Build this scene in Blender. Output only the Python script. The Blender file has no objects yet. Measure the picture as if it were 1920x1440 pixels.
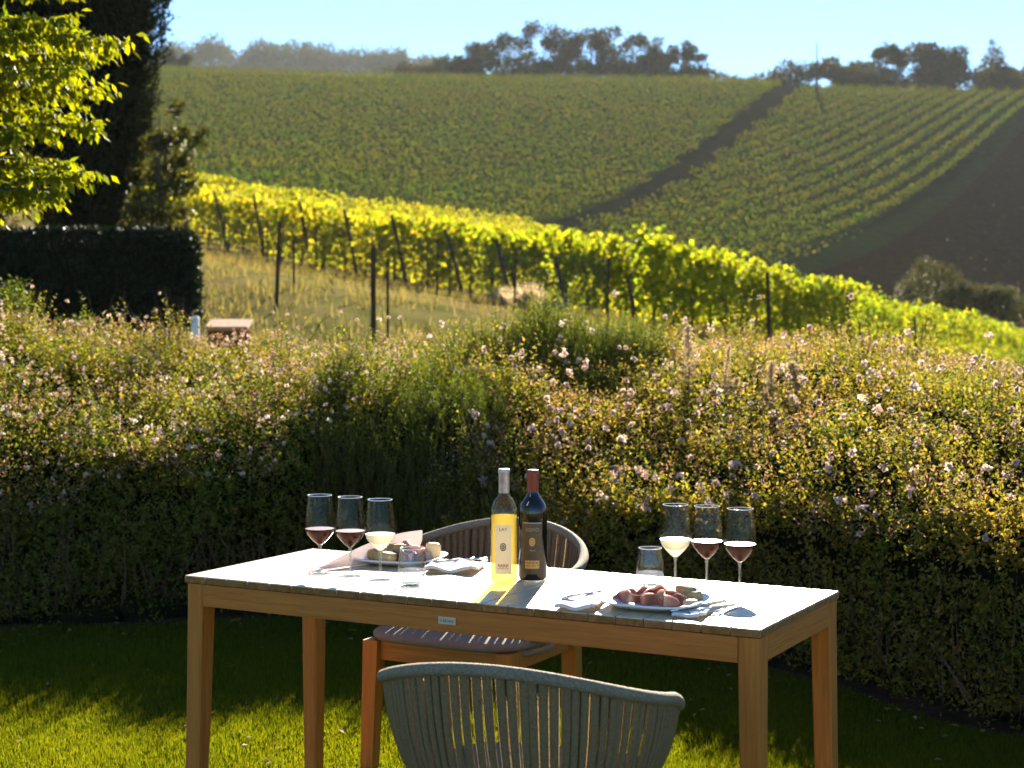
import bpy, bmesh, math
import numpy as np
from mathutils import Vector, Matrix
R = np.random.default_rng(7)
PI = math.pi
sc = bpy.context.scene
col = sc.collection
# ------------------------------------------------------------------ camera model
FPX, PITCH, CAMZ = 3000.0, 0.0366, 1.45
def ray(px, py):
    rx, uy = (px - 960) / FPX, -(py - 720) / FPX
    cp, sp = math.cos(PITCH), math.sin(PITCH)
    return rx, cp + uy * sp, -sp + uy * cp
def W(px, py, D):                      # point of the place seen at a photo position, D metres ahead
    a, b, c = ray(px, py); k = D / b
    return Vector((a * k, D, CAMZ + c * k))
def TP(px, py, z):                     # same, on the level plane z
    a, b, c = ray(px, py); k = (z - CAMZ) / c
    return Vector((a * k, b * k, z))
# ------------------------------------------------------------------ small helpers
def unit(v): return v / np.maximum(np.linalg.norm(v, axis=-1, keepdims=True), 1e-9)
def rdir(n): return unit(R.normal(size=(n, 3)))
def U(a, b, n=None): return R.uniform(a, b, n)
def sstep(t):
    t = np.clip(t, 0, 1); return t * t * (3 - 2 * t)
def lump(x, y, f, seed):               # smooth noise, about -1..1
    r = np.random.default_rng(seed); s = 0
    for k in range(7):
        a = r.uniform(0, 2 * PI); g = f * r.uniform(.6, 1.7); p = r.uniform(0, 6.28)
        s = s + np.sin((x * math.cos(a) + y * math.sin(a)) * g + p)
    return s / 3.2
def link(o, parent=None):
    col.objects.link(o)
    if parent is not None: o.parent = parent
    return o
def tag(o, label=None, cat=None, group=None, kind=None):
    if label: o['label'] = label
    if cat: o['category'] = cat
    if group: o['group'] = group
    if kind: o['kind'] = kind
    return o
def empty(name, loc=(0, 0, 0), rz=0):
    o = bpy.data.objects.new(name, None); o.location = loc; o.rotation_euler = (0, 0, rz)
    o.empty_display_size = .1
    return link(o)
def np_mesh(name, V, F, mat, parent=None, smooth=False):
    V = np.asarray(V, np.float32).reshape(-1, 3); F = np.asarray(F, np.int32)
    k = F.shape[1]; me = bpy.data.meshes.new(name)
    me.vertices.add(len(V)); me.vertices.foreach_set('co', V.ravel())
    me.loops.add(F.size); me.loops.foreach_set('vertex_index', F.ravel())
    me.polygons.add(len(F)); me.polygons.foreach_set('loop_start', np.arange(0, F.size, k, dtype=np.int32))
    if smooth: me.polygons.foreach_set('use_smooth', np.ones(len(F), bool))
    me.update(calc_edges=True); me.validate()
    me.materials.append(mat)
    return link(bpy.data.objects.new(name, me), parent)
class MB:                              # collects shapes into ONE mesh
    def __init__(s): s.v = []; s.f = []
    def add(s, V, F):
        o = len(s.v); s.v += [tuple(p) for p in V]; s.f += [tuple(i + o for i in f) for f in F]; return s
    def box(s, c, d, bev=0.0, M=None):
        bm = bmesh.new(); bmesh.ops.create_cube(bm, size=1)
        for v in bm.verts: v.co = Vector((v.co.x * d[0], v.co.y * d[1], v.co.z * d[2]))
        if bev: bmesh.ops.bevel(bm, geom=bm.edges[:], offset=bev, segments=2, profile=.6, affect='EDGES')
        M = M or Matrix()
        bm.verts.index_update()
        s.add([M @ (v.co + Vector(c)) for v in bm.verts], [[v.index for v in f.verts] for f in bm.faces]); bm.free(); return s
    def prism(s, quad_bottom, quad_top):
        return s.add(list(quad_bottom) + list(quad_top), [(3, 2, 1, 0), (4, 5, 6, 7), (0, 1, 5, 4), (1, 2, 6, 5), (2, 3, 7, 6), (3, 0, 4, 7)])
    def tube(s, pts, rad, n=8, cap=True):
        pts = [Vector(p) for p in pts]; m = len(pts)
        rad = [rad] * m if not hasattr(rad, '__len__') else rad
        V = []; up = None
        for i, p in enumerate(pts):
            t = (pts[min(i + 1, m - 1)] - pts[max(i - 1, 0)]).normalized()
            if up is None:
                up = t.orthogonal().normalized()
            else:
                up = (up - t * up.dot(t)).normalized()
            b = t.cross(up)
            for k in range(n):
                a = 2 * PI * k / n
                V.append(p + (up * math.cos(a) + b * math.sin(a)) * rad[i])
        F = []
        for i in range(m - 1):
            for k in range(n):
                k2 = (k + 1) % n
                F.append((i * n + k, i * n + k2, (i + 1) * n + k2, (i + 1) * n + k))
        if cap:
            F.append(tuple(range(n - 1, -1, -1))); F.append(tuple((m - 1) * n + k for k in range(n)))
        return s.add(V, F)
    def lathe(s, prof, n=40, c=(0, 0, 0), a0=0, a1=2 * PI):
        full = abs(a1 - a0 - 2 * PI) < 1e-6; cols = n if full else n + 1
        V = [(c[0] + r * math.cos(a0 + (a1 - a0) * k / n), c[1] + r * math.sin(a0 + (a1 - a0) * k / n), c[2] + z) for r, z in prof for k in range(cols)]
        F = []
        for i in range(len(prof) - 1):
            for k in range(n):
                k2 = (k + 1) % cols
                F.append((i * cols + k, i * cols + k2, (i + 1) * cols + k2, (i + 1) * cols + k))
        return s.add(V, F)
    def grid(s, fn, nu, nv):
        V = [fn(i / nu, j / nv) for j in range(nv + 1) for i in range(nu + 1)]
        F = [(j * (nu + 1) + i, j * (nu + 1) + i + 1, (j + 1) * (nu + 1) + i + 1, (j + 1) * (nu + 1) + i) for j in range(nv) for i in range(nu)]
        return s.add(V, F)
    def build(s, name, mat, parent=None, smooth=False, solid=0):
        me = bpy.data.meshes.new(name); me.from_pydata(s.v, [], s.f); me.update()
        if smooth:
            for p in me.polygons: p.use_smooth = True
        me.materials.append(mat)
        o = link(bpy.data.objects.new(name, me), parent)
        if solid:
            md = o.modifiers.new('thickness', 'SOLIDIFY'); md.thickness = solid; md.offset = 0
        return o
def quads(P, A, N, L, Wd, fold=.18):    # leaf-shaped quads: base, side, tip, side
    A = unit(A); B = unit(np.cross(A, N)); N = np.cross(B, A)
    L = np.broadcast_to(np.asarray(L, float), (len(P),))[:, None]; Wd = np.broadcast_to(np.asarray(Wd, float), (len(P),))[:, None]
    m = P + A * L * .45 + N * fold * Wd
    return np.stack([P, m + B * Wd / 2, P + A * L, m - B * Wd / 2], 1).reshape(-1, 3)
def leafobj(name, Vs, mat, parent=None):
    V = np.concatenate(Vs) if isinstance(Vs, list) else Vs
    return np_mesh(name, V, np.arange(len(V)).reshape(-1, 4), mat, parent)
def shoots(P, D, ell, K, L, Wd, spread=1.0, t0=.1, droop=0.0):
    S = len(P); D = unit(D)
    t = np.linspace(t0, 1, K)[None, :] * np.ones((S, 1)) + R.uniform(-.03, .03, (S, K))
    ell = np.broadcast_to(np.asarray(ell, float), (S,))
    e1 = unit(np.cross(D, rdir(S))); e2 = np.cross(D, e1)
    a = np.arange(K)[None, :] * 2.4 + R.uniform(0, 6.28, (S, 1))
    rad = e1[:, None] * np.cos(a)[..., None] + e2[:, None] * np.sin(a)[..., None]
    pos = P[:, None] + D[:, None] * (ell[:, None] * t)[..., None]
    pos[..., 2] -= droop * (t ** 2) * ell[:, None]
    ax = unit(D[:, None] * .55 + rad * spread + R.normal(0, .25, (S, K, 3)))
    nn = unit(D[:, None] * 1.0 - rad * .4 + R.normal(0, .3, (S, K, 3)))
    sz = R.uniform(.65, 1.2, S * K) * (1 - .25 * t.ravel() ** 3)
    return quads(pos.reshape(-1, 3), ax.reshape(-1, 3), nn.reshape(-1, 3), L * sz, Wd * sz)
# ------------------------------------------------------------------ materials
def new_mat(name):
    m = bpy.data.materials.new(name); m.use_nodes = True
    nt = m.node_tree; nt.nodes.clear()
    return m, nt, nt.nodes.new('ShaderNodeOutputMaterial')
def nd(nt, t, **kw):
    n = nt.nodes.new(t)
    for k, v in kw.items():
        if hasattr(n, k): setattr(n, k, v)
        else: n.inputs[k.replace('_', ' ')].default_value = v
    return n
def c4(c): return (*c, 1) if len(c) == 3 else c
def ramp(nt, stops, fac):
    r = nt.nodes.new('ShaderNodeValToRGB'); e = r.color_ramp.elements
    while len(e) < len(stops): e.new(.5)
    for i, (p, c) in enumerate(stops): e[i].position = p; e[i].color = c4(c)
    nt.links.new(fac, r.inputs[0]); return r.outputs[0]
def mixc(nt, a, b, fac, mode='MIX'):
    m = nt.nodes.new('ShaderNodeMix'); m.data_type = 'RGBA'; m.blend_type = mode
    for s, v in ((6, a), (7, b), (0, fac)):
        if hasattr(v, 'is_linked'): nt.links.new(v, m.inputs[s])
        else: m.inputs[s].default_value = c4(v) if s else v
    return m.outputs[2]
def noise(nt, scale, vec=None, detail=4, rough=.55):
    n = nt.nodes.new('ShaderNodeTexNoise'); n.inputs['Scale'].default_value = scale; n.inputs['Detail'].default_value = detail; n.inputs['Roughness'].default_value = rough
    if vec is not None: nt.links.new(vec, n.inputs['Vector'])
    return n.outputs[0]
def objco(nt, scale=(1, 1, 1), src='Object'):
    t = nt.nodes.new('ShaderNodeTexCoord'); m = nt.nodes.new('ShaderNodeMapping'); m.inputs['Scale'].default_value = scale
    nt.links.new(t.outputs[src], m.inputs[0]); return m.outputs[0]
def leaf_mat(name, cols, trans=.45, tint=(1.25, 1.15, .45), rough=.5, var=.35, vscale=1.2, spec=.3):
    m, nt, out = new_mat(name); g = nt.nodes.new('ShaderNodeNewGeometry')
    n = len(cols)
    c = ramp(nt, [(i / max(1, n - 1), k) for i, k in enumerate(cols)], g.outputs['Random Per Island'])
    f = noise(nt, vscale, g.outputs['Position'], 3)
    lo = tuple(x * (1 - var) for x in cols[0]); hi = cols[-1]
    fr = nt.nodes.new('ShaderNodeMapRange'); fr.inputs[1].default_value = .35; fr.inputs[2].default_value = .65; fr.inputs[3].default_value = 0; fr.inputs[4].default_value = var
    nt.links.new(f, fr.inputs[0])
    c = mixc(nt, c, hi, fr.outputs[0])
    p = nd(nt, 'ShaderNodeBsdfPrincipled', Roughness=rough); p.inputs['Specular IOR Level'].default_value = spec
    nt.links.new(c, p.inputs['Base Color'])
    t = nt.nodes.new('ShaderNodeBsdfTranslucent'); nt.links.new(mixc(nt, c, tint, 1.0, 'MULTIPLY'), t.inputs[0])
    mx = nt.nodes.new('ShaderNodeMixShader'); mx.inputs[0].default_value = trans
    nt.links.new(p.outputs[0], mx.inputs[1]); nt.links.new(t.outputs[0], mx.inputs[2]); nt.links.new(mx.outputs[0], out.inputs[0])
    return m
def noisy(name, stops, scale, stretch=(1, 1, 1), rough=.8, bump=0, bscale=None, spec=.3, src='Object', detail=6, metallic=0, island=0):
    m, nt, out = new_mat(name); v = objco(nt, stretch, src)
    f = noise(nt, scale, v, detail, .6)
    c = ramp(nt, stops, f)
    if island:
        g = nt.nodes.new('ShaderNodeNewGeometry'); mr = nt.nodes.new('ShaderNodeMapRange')
        mr.inputs[3].default_value = 1 - island; mr.inputs[4].default_value = 1 + island
        nt.links.new(g.outputs['Random Per Island'], mr.inputs[0])
        cb = nt.nodes.new('ShaderNodeCombineColor')
        for k in range(3): nt.links.new(mr.outputs[0], cb.inputs[k])
        c = mixc(nt, c, cb.outputs[0], 1.0, 'MULTIPLY')
    p = nd(nt, 'ShaderNodeBsdfPrincipled', Roughness=rough, Metallic=metallic); p.inputs['Specular IOR Level'].default_value = spec
    nt.links.new(c, p.inputs['Base Color'])
    if bump:
        b = nd(nt, 'ShaderNodeBump', Strength=bump, Distance=.01)
        nt.links.new(noise(nt, bscale or scale * 2, v, 5), b.inputs['Height']); nt.links.new(b.outputs[0], p.inputs['Normal'])
    nt.links.new(p.outputs[0], out.inputs[0]); return m
def plain(name, c, rough=.5, metallic=0, spec=.4, trans=0, tcol=None):
    m, nt, out = new_mat(name); p = nd(nt, 'ShaderNodeBsdfPrincipled', Roughness=rough, Metallic=metallic)
    p.inputs['Base Color'].default_value = c4(c); p.inputs['Specular IOR Level'].default_value = spec
    if trans:
        t = nt.nodes.new('ShaderNodeBsdfTranslucent'); t.inputs[0].default_value = c4(tcol or c)
        mx = nt.nodes.new('ShaderNodeMixShader'); mx.inputs[0].default_value = trans
        nt.links.new(p.outputs[0], mx.inputs[1]); nt.links.new(t.outputs[0], mx.inputs[2]); nt.links.new(mx.outputs[0], out.inputs[0])
    else: nt.links.new(p.outputs[0], out.inputs[0])
    return m
def thin_glass(name, tint=(.97, .98, .97), k=.75, base=.05):
    m, nt, out = new_mat(name)
    t = nt.nodes.new('ShaderNodeBsdfTransparent'); t.inputs[0].default_value = c4(tint)
    g = nd(nt, 'ShaderNodeBsdfGlossy', Roughness=.03)
    lw = nd(nt, 'ShaderNodeLayerWeight', Blend=.5)
    pw = nd(nt, 'ShaderNodeMath', operation='POWER'); pw.inputs[1].default_value = 3.8
    ma = nd(nt, 'ShaderNodeMath', operation='MULTIPLY_ADD'); ma.inputs[1].default_value = k; ma.inputs[2].default_value = base
    nt.links.new(lw.outputs['Facing'], pw.inputs[0]); nt.links.new(pw.outputs[0], ma.inputs[0])
    mx = nt.nodes.new('ShaderNodeMixShader'); nt.links.new(ma.outputs[0], mx.inputs[0])
    nt.links.new(t.outputs[0], mx.inputs[1]); nt.links.new(g.outputs[0], mx.inputs[2]); nt.links.new(mx.outputs[0], out.inputs[0])
    return m
def liquid(name, clear, glow, kt, kg):  # part see-through, part sunlit scatter, glossy skin
    m, nt, out = new_mat(name)
    t = nt.nodes.new('ShaderNodeBsdfTransparent'); t.inputs[0].default_value = c4(clear)
    g = nt.nodes.new('ShaderNodeBsdfTranslucent'); g.inputs[0].default_value = c4(glow)
    d = nd(nt, 'ShaderNodeBsdfPrincipled', Roughness=.04, IOR=1.34); d.inputs['Base Color'].default_value = c4(tuple(x * .6 for x in glow))
    a = nt.nodes.new('ShaderNodeMixShader'); a.inputs[0].default_value = kt
    b = nt.nodes.new('ShaderNodeMixShader'); b.inputs[0].default_value = kg
    nt.links.new(d.outputs[0], b.inputs[1]); nt.links.new(g.outputs[0], b.inputs[2])
    nt.links.new(b.outputs[0], a.inputs[1]); nt.links.new(t.outputs[0], a.inputs[2]); nt.links.new(a.outputs[0], out.inputs[0])
    return m
def wood(name, axis, a, b, rough=.55, island=0, spec=.35):
    st = [30, 30, 30]; st[axis] = 1.6
    return noisy(name, [(.25, a), (.5, tuple((x + y) / 2 for x, y in zip(a, b))), (.75, b)], 3.0, tuple(st), rough, .25, 4.0, spec, island=island)
# ------------------------------------------------------------------ terrain
def Z(x, y):
    x = np.asarray(x, float); y = np.asarray(y, float)
    xc = np.clip(x, -55, 55)
    v = np.clip(-xc + (np.minimum(y, 110) - 45), 0, 70)
    pl = .92 - .146 * xc + .0276 * np.minimum(y, 120) + .0008 * v * v
    y0 = 10 + np.clip(2 * (-x - 3), 0, 20)
    zn = pl * sstep((y - y0) / 18)
    px = 960 + 3000 * np.clip(x / np.maximum(y, 60), -.65, .65)
    yb = np.interp(px, [-800, 320, 960, 1460, 1920, 2800], [330, 352, 440, 512, 625, 760])
    yr = np.interp(px, [-800, 320, 800, 1320, 1520, 1920, 2800], [125, 136, 151, 155, 166, 174, 185])
    t = np.clip((y - 130) / 200, 0, 1)
    Y = yb + (yr - yb) * (1 - (1 - t) ** 1.6)
    zh = CAMZ + (610 - Y) / 3000 * np.minimum(y, 330)
    yf = np.interp(px, [0, 320, 800, 960, 1920], [158, 160, 168, 195, 200])
    zf = CAMZ + (610 - yf) / 3000 * 900 - 30 * sstep((y - 900) / 300)
    far = (zh - 12 * sstep((y - 330) / 130)) * (1 - sstep((y - 450) / 430)) + zf * sstep((y - 450) / 430)
    w = sstep((y - 96) / 34)
    return zn * (1 - w) + far * w
def Zf(x, y): return float(Z(x, y))

# ------------------------------------------------------------------ light, sky, camera
SUN_EL, SUN_AZ = math.radians(22.8), math.radians(8)
w = bpy.data.worlds.new('World'); sc.world = w; w.use_nodes = True
nt = w.node_tree; bg = nt.nodes['Background']
sky = nt.nodes.new('ShaderNodeTexSky'); sky.sky_type = 'NISHITA'; sky.sun_disc = False
sky.sun_elevation = SUN_EL; sky.sun_rotation = SUN_AZ
sky.air_density = 1.0; sky.dust_density = 0.0; sky.ozone_density = 6.0
tn = nt.nodes.new('ShaderNodeMix'); tn.data_type = 'RGBA'; tn.blend_type = 'MULTIPLY'; tn.inputs[0].default_value = 1; tn.inputs[7].default_value = (.80, .90, .94, 1)
nt.links.new(sky.outputs[0], tn.inputs[6]); nt.links.new(tn.outputs[2], bg.inputs[0]); bg.inputs[1].default_value = SKY_S = .05
ld = bpy.data.lights.new('sun', 'SUN'); ld.energy = 5.0; ld.angle = math.radians(.5); ld.color = (1, .91, .74)
sun = link(bpy.data.objects.new('sun', ld))
sdir = Vector((math.sin(SUN_AZ) * math.cos(SUN_EL), math.cos(SUN_AZ) * math.cos(SUN_EL), math.sin(SUN_EL)))
sun.rotation_mode = 'QUATERNION'; sun.rotation_quaternion = (-sdir).to_track_quat('-Z', 'Y'); sun.location = sdir * 60
cd = bpy.data.cameras.new('camera'); cam = link(bpy.data.objects.new('camera', cd)); sc.camera = cam
cam.location = (0, 0, CAMZ); cam.rotation_euler = (PI / 2 - PITCH, 0, 0)
cd.sensor_width = 36; cd.lens = FPX / 1920 * 36; cd.clip_end = 6000; cd.clip_start = .05
cd.dof.use_dof = True; cd.dof.focus_distance = 4.4; cd.dof.aperture_fstop = 5.6
sc.view_settings.view_transform = 'Standard'; sc.view_settings.look = 'None'; sc.view_settings.gamma = 1
sc.view_settings.exposure = EXPO = 2.3
cy = sc.cycles
cy.use_denoising = True; cy.max_bounces = 7; cy.diffuse_bounces = 4; cy.glossy_bounces = 3; cy.transmission_bounces = 4; cy.transparent_max_bounces = 16
cy.volume_bounces = 0; cy.caustics_reflective = False; cy.caustics_refractive = False; cy.sample_clamp_indirect = 6
cy.use_adaptive_sampling = True; cy.adaptive_threshold = .015

# ------------------------------------------------------------------ ground
ys = np.concatenate([np.linspace(-12, 14, 27), np.linspace(15, 60, 60), np.linspace(61, 130, 60), np.linspace(132, 340, 110), np.linspace(350, 1300, 60)])
us = np.linspace(-.62, .62, 160)
YY, UU = np.meshgrid(ys, us, indexing='ij')
XX = UU * (YY + 30)
ZZ = Z(XX, YY) - .02 - .0 * YY
nu = len(us); I = np.arange(len(ys) * nu).reshape(len(ys), nu)
F = np.stack([I[:-1, :-1], I[:-1, 1:], I[1:, 1:], I[1:, :-1]], -1).reshape(-1, 4)
m_ground = noisy('ground_dry_grass', [(.3, (.07, .08, .02)), (.45, (.14, .12, .04)), (.6, (.20, .155, .06)), (.75, (.19, .12, .05))], .35, rough=.95, bump=.6, bscale=6, spec=0)
tag(np_mesh('ground', np.stack([XX, YY, ZZ], -1), F, m_ground, smooth=True), kind='structure')
def sheet(name, P, nu, nv, lift, mat):  # drape a 4-corner patch over the terrain
    V = []
    for j in range(nv + 1):
        for i in range(nu + 1):
            a, b = i / nu, j / nv
            q = [P[0][k] * (1 - a) * (1 - b) + P[1][k] * a * (1 - b) + P[2][k] * a * b + P[3][k] * (1 - a) * b for k in (0, 1)]
            V.append((q[0], q[1], Zf(q[0], q[1]) + lift))
    F = [(j * (nu + 1) + i, j * (nu + 1) + i + 1, (j + 1) * (nu + 1) + i + 1, (j + 1) * (nu + 1) + i) for j in range(nv) for i in range(nu)]
    return tag(np_mesh(name, V, F, mat, smooth=True), kind='structure')
m_hill = noisy('hill_ground', [(.3, (.014, .022, .007)), (.55, (.026, .034, .010)), (.75, (.045, .042, .016))], .25, rough=.95, bump=.6, bscale=3, spec=0)
sheet('hillside', [(-46., 112.), (46., 112.), (125., 340.), (-125., 340.)], 120, 160, .03, m_hill)
ROW_AZ = math.radians(16); rd = np.array([math.sin(ROW_AZ), math.cos(ROW_AZ)]); rn = np.array([rd[1], -rd[0]])
m_lane = noisy('track_soil', [(.35, (.010, .012, .007)), (.6, (.018, .018, .011)), (.8, (.028, .03, .012))], .5, rough=.95, spec=0)
m_plough = noisy('ploughed_soil', [(.3, (.008, .006, .004)), (.55, (.016, .0125, .008)), (.75, (.030, .023, .016))], 1.2, rough=.95, bump=1, bscale=3, spec=0)
L0 = np.array([1.5, 130.]); L1 = L0 + rd * 212
sheet('track', [L0 - rn * 1.6, L0 + rn * 1.6, L1 + rn * 3, L1 - rn * 3], 4, 100, .12, m_lane)
B0 = np.array([21., 128.]); B1 = np.array([110., 325.])
sheet('ploughed_field', [B0 + (1, 0), (120., 100.), (180., 322.), B1 + (1, 0)], 60, 90, .12, m_plough)
m_verge = noisy('verge_grass', [(.35, (.010, .014, .007)), (.6, (.018, .024, .010)), (.8, (.03, .033, .016))], .8, rough=.95, spec=0)
sheet('field_verge', [B0 - (3, 0), B0 + (1, 0), B1 + (1, 0), B1 - (5, 0)], 6, 90, .17, m_verge)
n = 420; ty = U(128, 322, n); tx = np.interp(ty, [128, 325], [24, 113]) + U(0, 40, n); sz = U(.08, .3, n)
P = np.stack([tx, ty, Z(tx, ty) + .2], 1); m_clod = leaf_mat('pale_clods', [(.05, .045, .03), (.09, .075, .055), (.16, .14, .10)], .2, (1, 1, 1), .9, .1, 1, 0)
tag(leafobj('soil_clods', quads(P, unit(rdir(n) + np.array([0, 0, .6])), rdir(n), sz, sz), m_clod), kind='stuff')
# lawn and garden bed
m_lawn = noisy('lawn_soil', [(.3, (.018, .026, .006)), (.7, (.045, .055, .012))], 9, rough=.9, spec=0)
tag(np_mesh('lawn', [(-6, -6, 0), (6, -6, 0), (6, 9.2, 0), (-6, 9.2, 0)], [(0, 1, 2, 3)], m_lawn), kind='structure')

# ------------------------------------------------------------------ hedge bed curves
fx = np.array([-6, -4.5, -2.4, -1.2, -.3, .3, 1.05, 1.65, 2.4, 3.6, 5.0]); fy = np.array([7.0, 7.25, 7.6, 7.95, 7.75, 7.35, 6.75, 5.75, 4.9, 4.3, 4.0])
def front(x): return np.interp(x, fx, fy)
def back(x): return np.interp(x, [-6, -1, 1, 3, 5], [10.3, 10.6, 10.3, 9.2, 8.6])
bx = np.linspace(-6, 5, 60); Vb = []; 
for x in bx: Vb += [(x, float(front(x)) - .22 - .03 * math.sin(x * 7), .006), (x, float(front(x)) + .4, .02), (x, float(back(x)) + .6, .03)]
Fb = [(i * 3 + k, i * 3 + 3 + k, i * 3 + 4 + k, i * 3 + 1 + k) for i in range(59) for k in (0, 1)]
m_soil = noisy('bed_soil', [(.3, (.022, .013, .008)), (.55, (.05, .028, .016)), (.75, (.09, .05, .028))], 6, rough=.95, bump=.8, bscale=25, spec=0)
tag(np_mesh('garden_bed', Vb, Fb, m_soil), kind='structure')

# grass blades
def blades(x, y, h, wd, zbase, lean=.45):
    n = len(x); a = U(0, 6.28, n); b = U(0, 6.28, n); l = R.uniform(0, lean, n) * h
    P = np.stack([x, y, zbase], 1); s = np.stack([np.cos(a), np.sin(a), 0 * a], 1) * (wd / 2)[:, None]
    T = P + np.stack([np.cos(b) * l, np.sin(b) * l, h], 1); M = P * .5 + T * .5 + np.stack([-np.cos(b) * l * .15, -np.sin(b) * l * .15, h * .08], 1)
    return np.stack([P - s, P + s, M + s * .8, T, M - s * .8], 1).reshape(-1, 3)
n = 330000
gy = 5.0 + (U(0, 1, n) ** 1.25) * 3.4; gx = U(-1, 1, n) * (gy * .345 + .1)
k = (gy < front(gx) - .12 + .05 * lump(gx, gy, 9, 3)); gx, gy = gx[k], gy[k]
gh = U(.018, .042, len(gx)) * (1 + .25 * lump(gx, gy, 4, 5))
Vg = blades(gx, gy, gh, U(.0025, .0045, len(gx)), np.zeros(len(gx)))
m_grass = leaf_mat('grass_blades', [(.055, .085, .006), (.09, .115, .008), (.165, .165, .016)], .6, (1.3, 1.2, .25), .55, .3, 2.5, .1)
tag(np_mesh('grass', Vg, np.arange(len(Vg)).reshape(-1, 5), m_grass), kind='stuff')
n = 260; lx2 = U(-2.4, 2.2, n); ly2 = np.where(U(0, 1, n) < .6, front(lx2) - .15 - np.abs(R.normal(0, .25, n)), U(5, 7.5, n))
m_fallen = leaf_mat('fallen_leaves', [(.12, .06, .02), (.25, .16, .05), (.35, .22, .10)], .3, (1, 1, .8), .7, .1, 2, .05)
tag(leafobj('fallen_leaves', quads(np.stack([lx2, ly2, U(.025, .045, n)], 1), unit(rdir(n) * np.array([1, 1, .25])), np.array([0, 0, 1]) + R.normal(0, .3, (n, 3)), U(.02, .04, n), U(.012, .02, n)), m_fallen), kind='stuff')
# meadow tufts behind the garden
n = 60000
my = U(15, 62, n); mx = U(-1, 1, n) * (my * .33 + 1)
dE = 0
tx = lump(mx, my, .6, 8) + .5 * lump(mx, my, 2.5, 9); k = (tx > U(-.9, .9, n)); mx, my = mx[k], my[k]
Vm = blades(mx, my, U(.06, .22, len(mx)), U(.012, .03, len(mx)), Z(mx, my) - .02, .8)
m_dry = leaf_mat('dry_grass_blades', [(.16, .13, .045), (.22, .18, .07), (.11, .13, .03), (.26, .17, .08)], .45, (1.1, 1.05, .6), .7, .3, .4, .1)
tag(np_mesh('meadow_grass', Vm, np.arange(len(Vm)).reshape(-1, 5), m_dry), kind='stuff')

# ------------------------------------------------------------------ hedges
H_X = np.array([-6, -4, -2.6, -1.0, 0.2, 1.2, 2.2, 3.2, 5]); H_H = np.array([1.40, 1.40, 1.38, 1.33, 1.40, 1.42, 1.33, 1.22, 1.15])
def bed(x, p):                          # point on the grown surface of the bed; p<0 is the upright front
    f, b = front(x), back(x); H = np.interp(x, H_X, H_H)
    cr = np.interp(x, [-3, -1.6, -.6, .3, 2], [.83, .81, .77, .75, .74]) + .07 * lump(x, x * 0, 2.2, 12)
    q = np.clip(p, 0, 1)
    h = cr + (H - cr) * (q ** .8)
    z = np.where(p < 0, cr * (1 + p * 1.02) , h)
    y = np.where(p < 0, f + .10 + .10 * (1 + p) ** 2 - .06 * np.sin((1 + p) * PI), f + .2 + q * (b - f - .2))
    z = z + np.where(p > -.3, .115 * lump(x * 1.0, y, 2.6, 21) + .055 * lump(x, y, 7, 23), 0)
    y = y + np.where(p < .1, .10 * lump(x, z * 1.2 + 9, 4.0, 22), 0)
    return np.stack([x, y, np.maximum(z, .02)], -1)
def bed_n(x, p):
    e = .03; a = bed(x + e, p) - bed(x - e, p); b = bed(x, p + e) - bed(x, p - e)
    n = np.cross(a, b); return unit(np.where((n[..., 2:3] + -n[..., 1:2] * .5) < 0, -n, n))
m_core = noisy('dark_core_shade', [(.3, (.006, .007, .003)), (.6, (.016, .014, .007)), (.8, (.03, .022, .012))], 20, rough=.95, spec=0)  # near-black tones put the hedge's inner shade into the colour
m_ab = leaf_mat('abelia_leaves', [(.035, .065, .009), (.07, .12, .013), (.125, .175, .02), (.20, .22, .03), (.30, .18, .05)], .62, (1.2, 1.12, .5), .65, .35, 1.6, .07)
m_ab2 = leaf_mat('abelia_leaves_bronze', [(.04, .065, .009), (.08, .12, .014), (.15, .185, .022), (.26, .25, .036), (.40, .24, .065)], .62, (1.2, 1.12, .5), .65, .35, 1.6, .07)
m_fl = leaf_mat('abelia_petals', [(.40, .24, .17), (.55, .40, .32), (.66, .54, .46), (.76, .67, .60)], .45, (1, .92, .85), .7, .1, 3, .05)
m_sep = leaf_mat('abelia_sepals', [(.20, .10, .06), (.32, .20, .13), (.46, .33, .24)], .45, (1.2, 1, .7), .7, .1, 3, .05)
m_stem = plain('stem_brown', (.09, .045, .02), .7)
def bed_pts(n, x0, x1, p0, p1, keep=None):
    x = U(x0, x1, n); p = U(p0, p1, n)
    if keep is not None: k = keep(x, p); x, p = x[k], p[k]
    return x, p
def petals(C, rad, nf, size):           # clusters of small five-lobed flowers
    n = len(C); P = (C[:, None] + rdir(n * nf).reshape(n, nf, 3) * (rad[:, None, None] * R.uniform(.3, 1, (n, nf, 1)))).reshape(-1, 3)
    ax = rdir(len(P)); ax[:, 2] = np.abs(ax[:, 2]) * .6; ax = unit(ax); e1 = unit(np.cross(ax, rdir(len(P)))); e2 = np.cross(ax, e1); out = []
    for k in range(4):
        a = k * PI / 2; d = e1 * math.cos(a) + e2 * math.sin(a)
        out.append(quads(P, d + ax * .45, ax, size * R.uniform(.8, 1.2, len(P)), size * .8))
    return out
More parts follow.
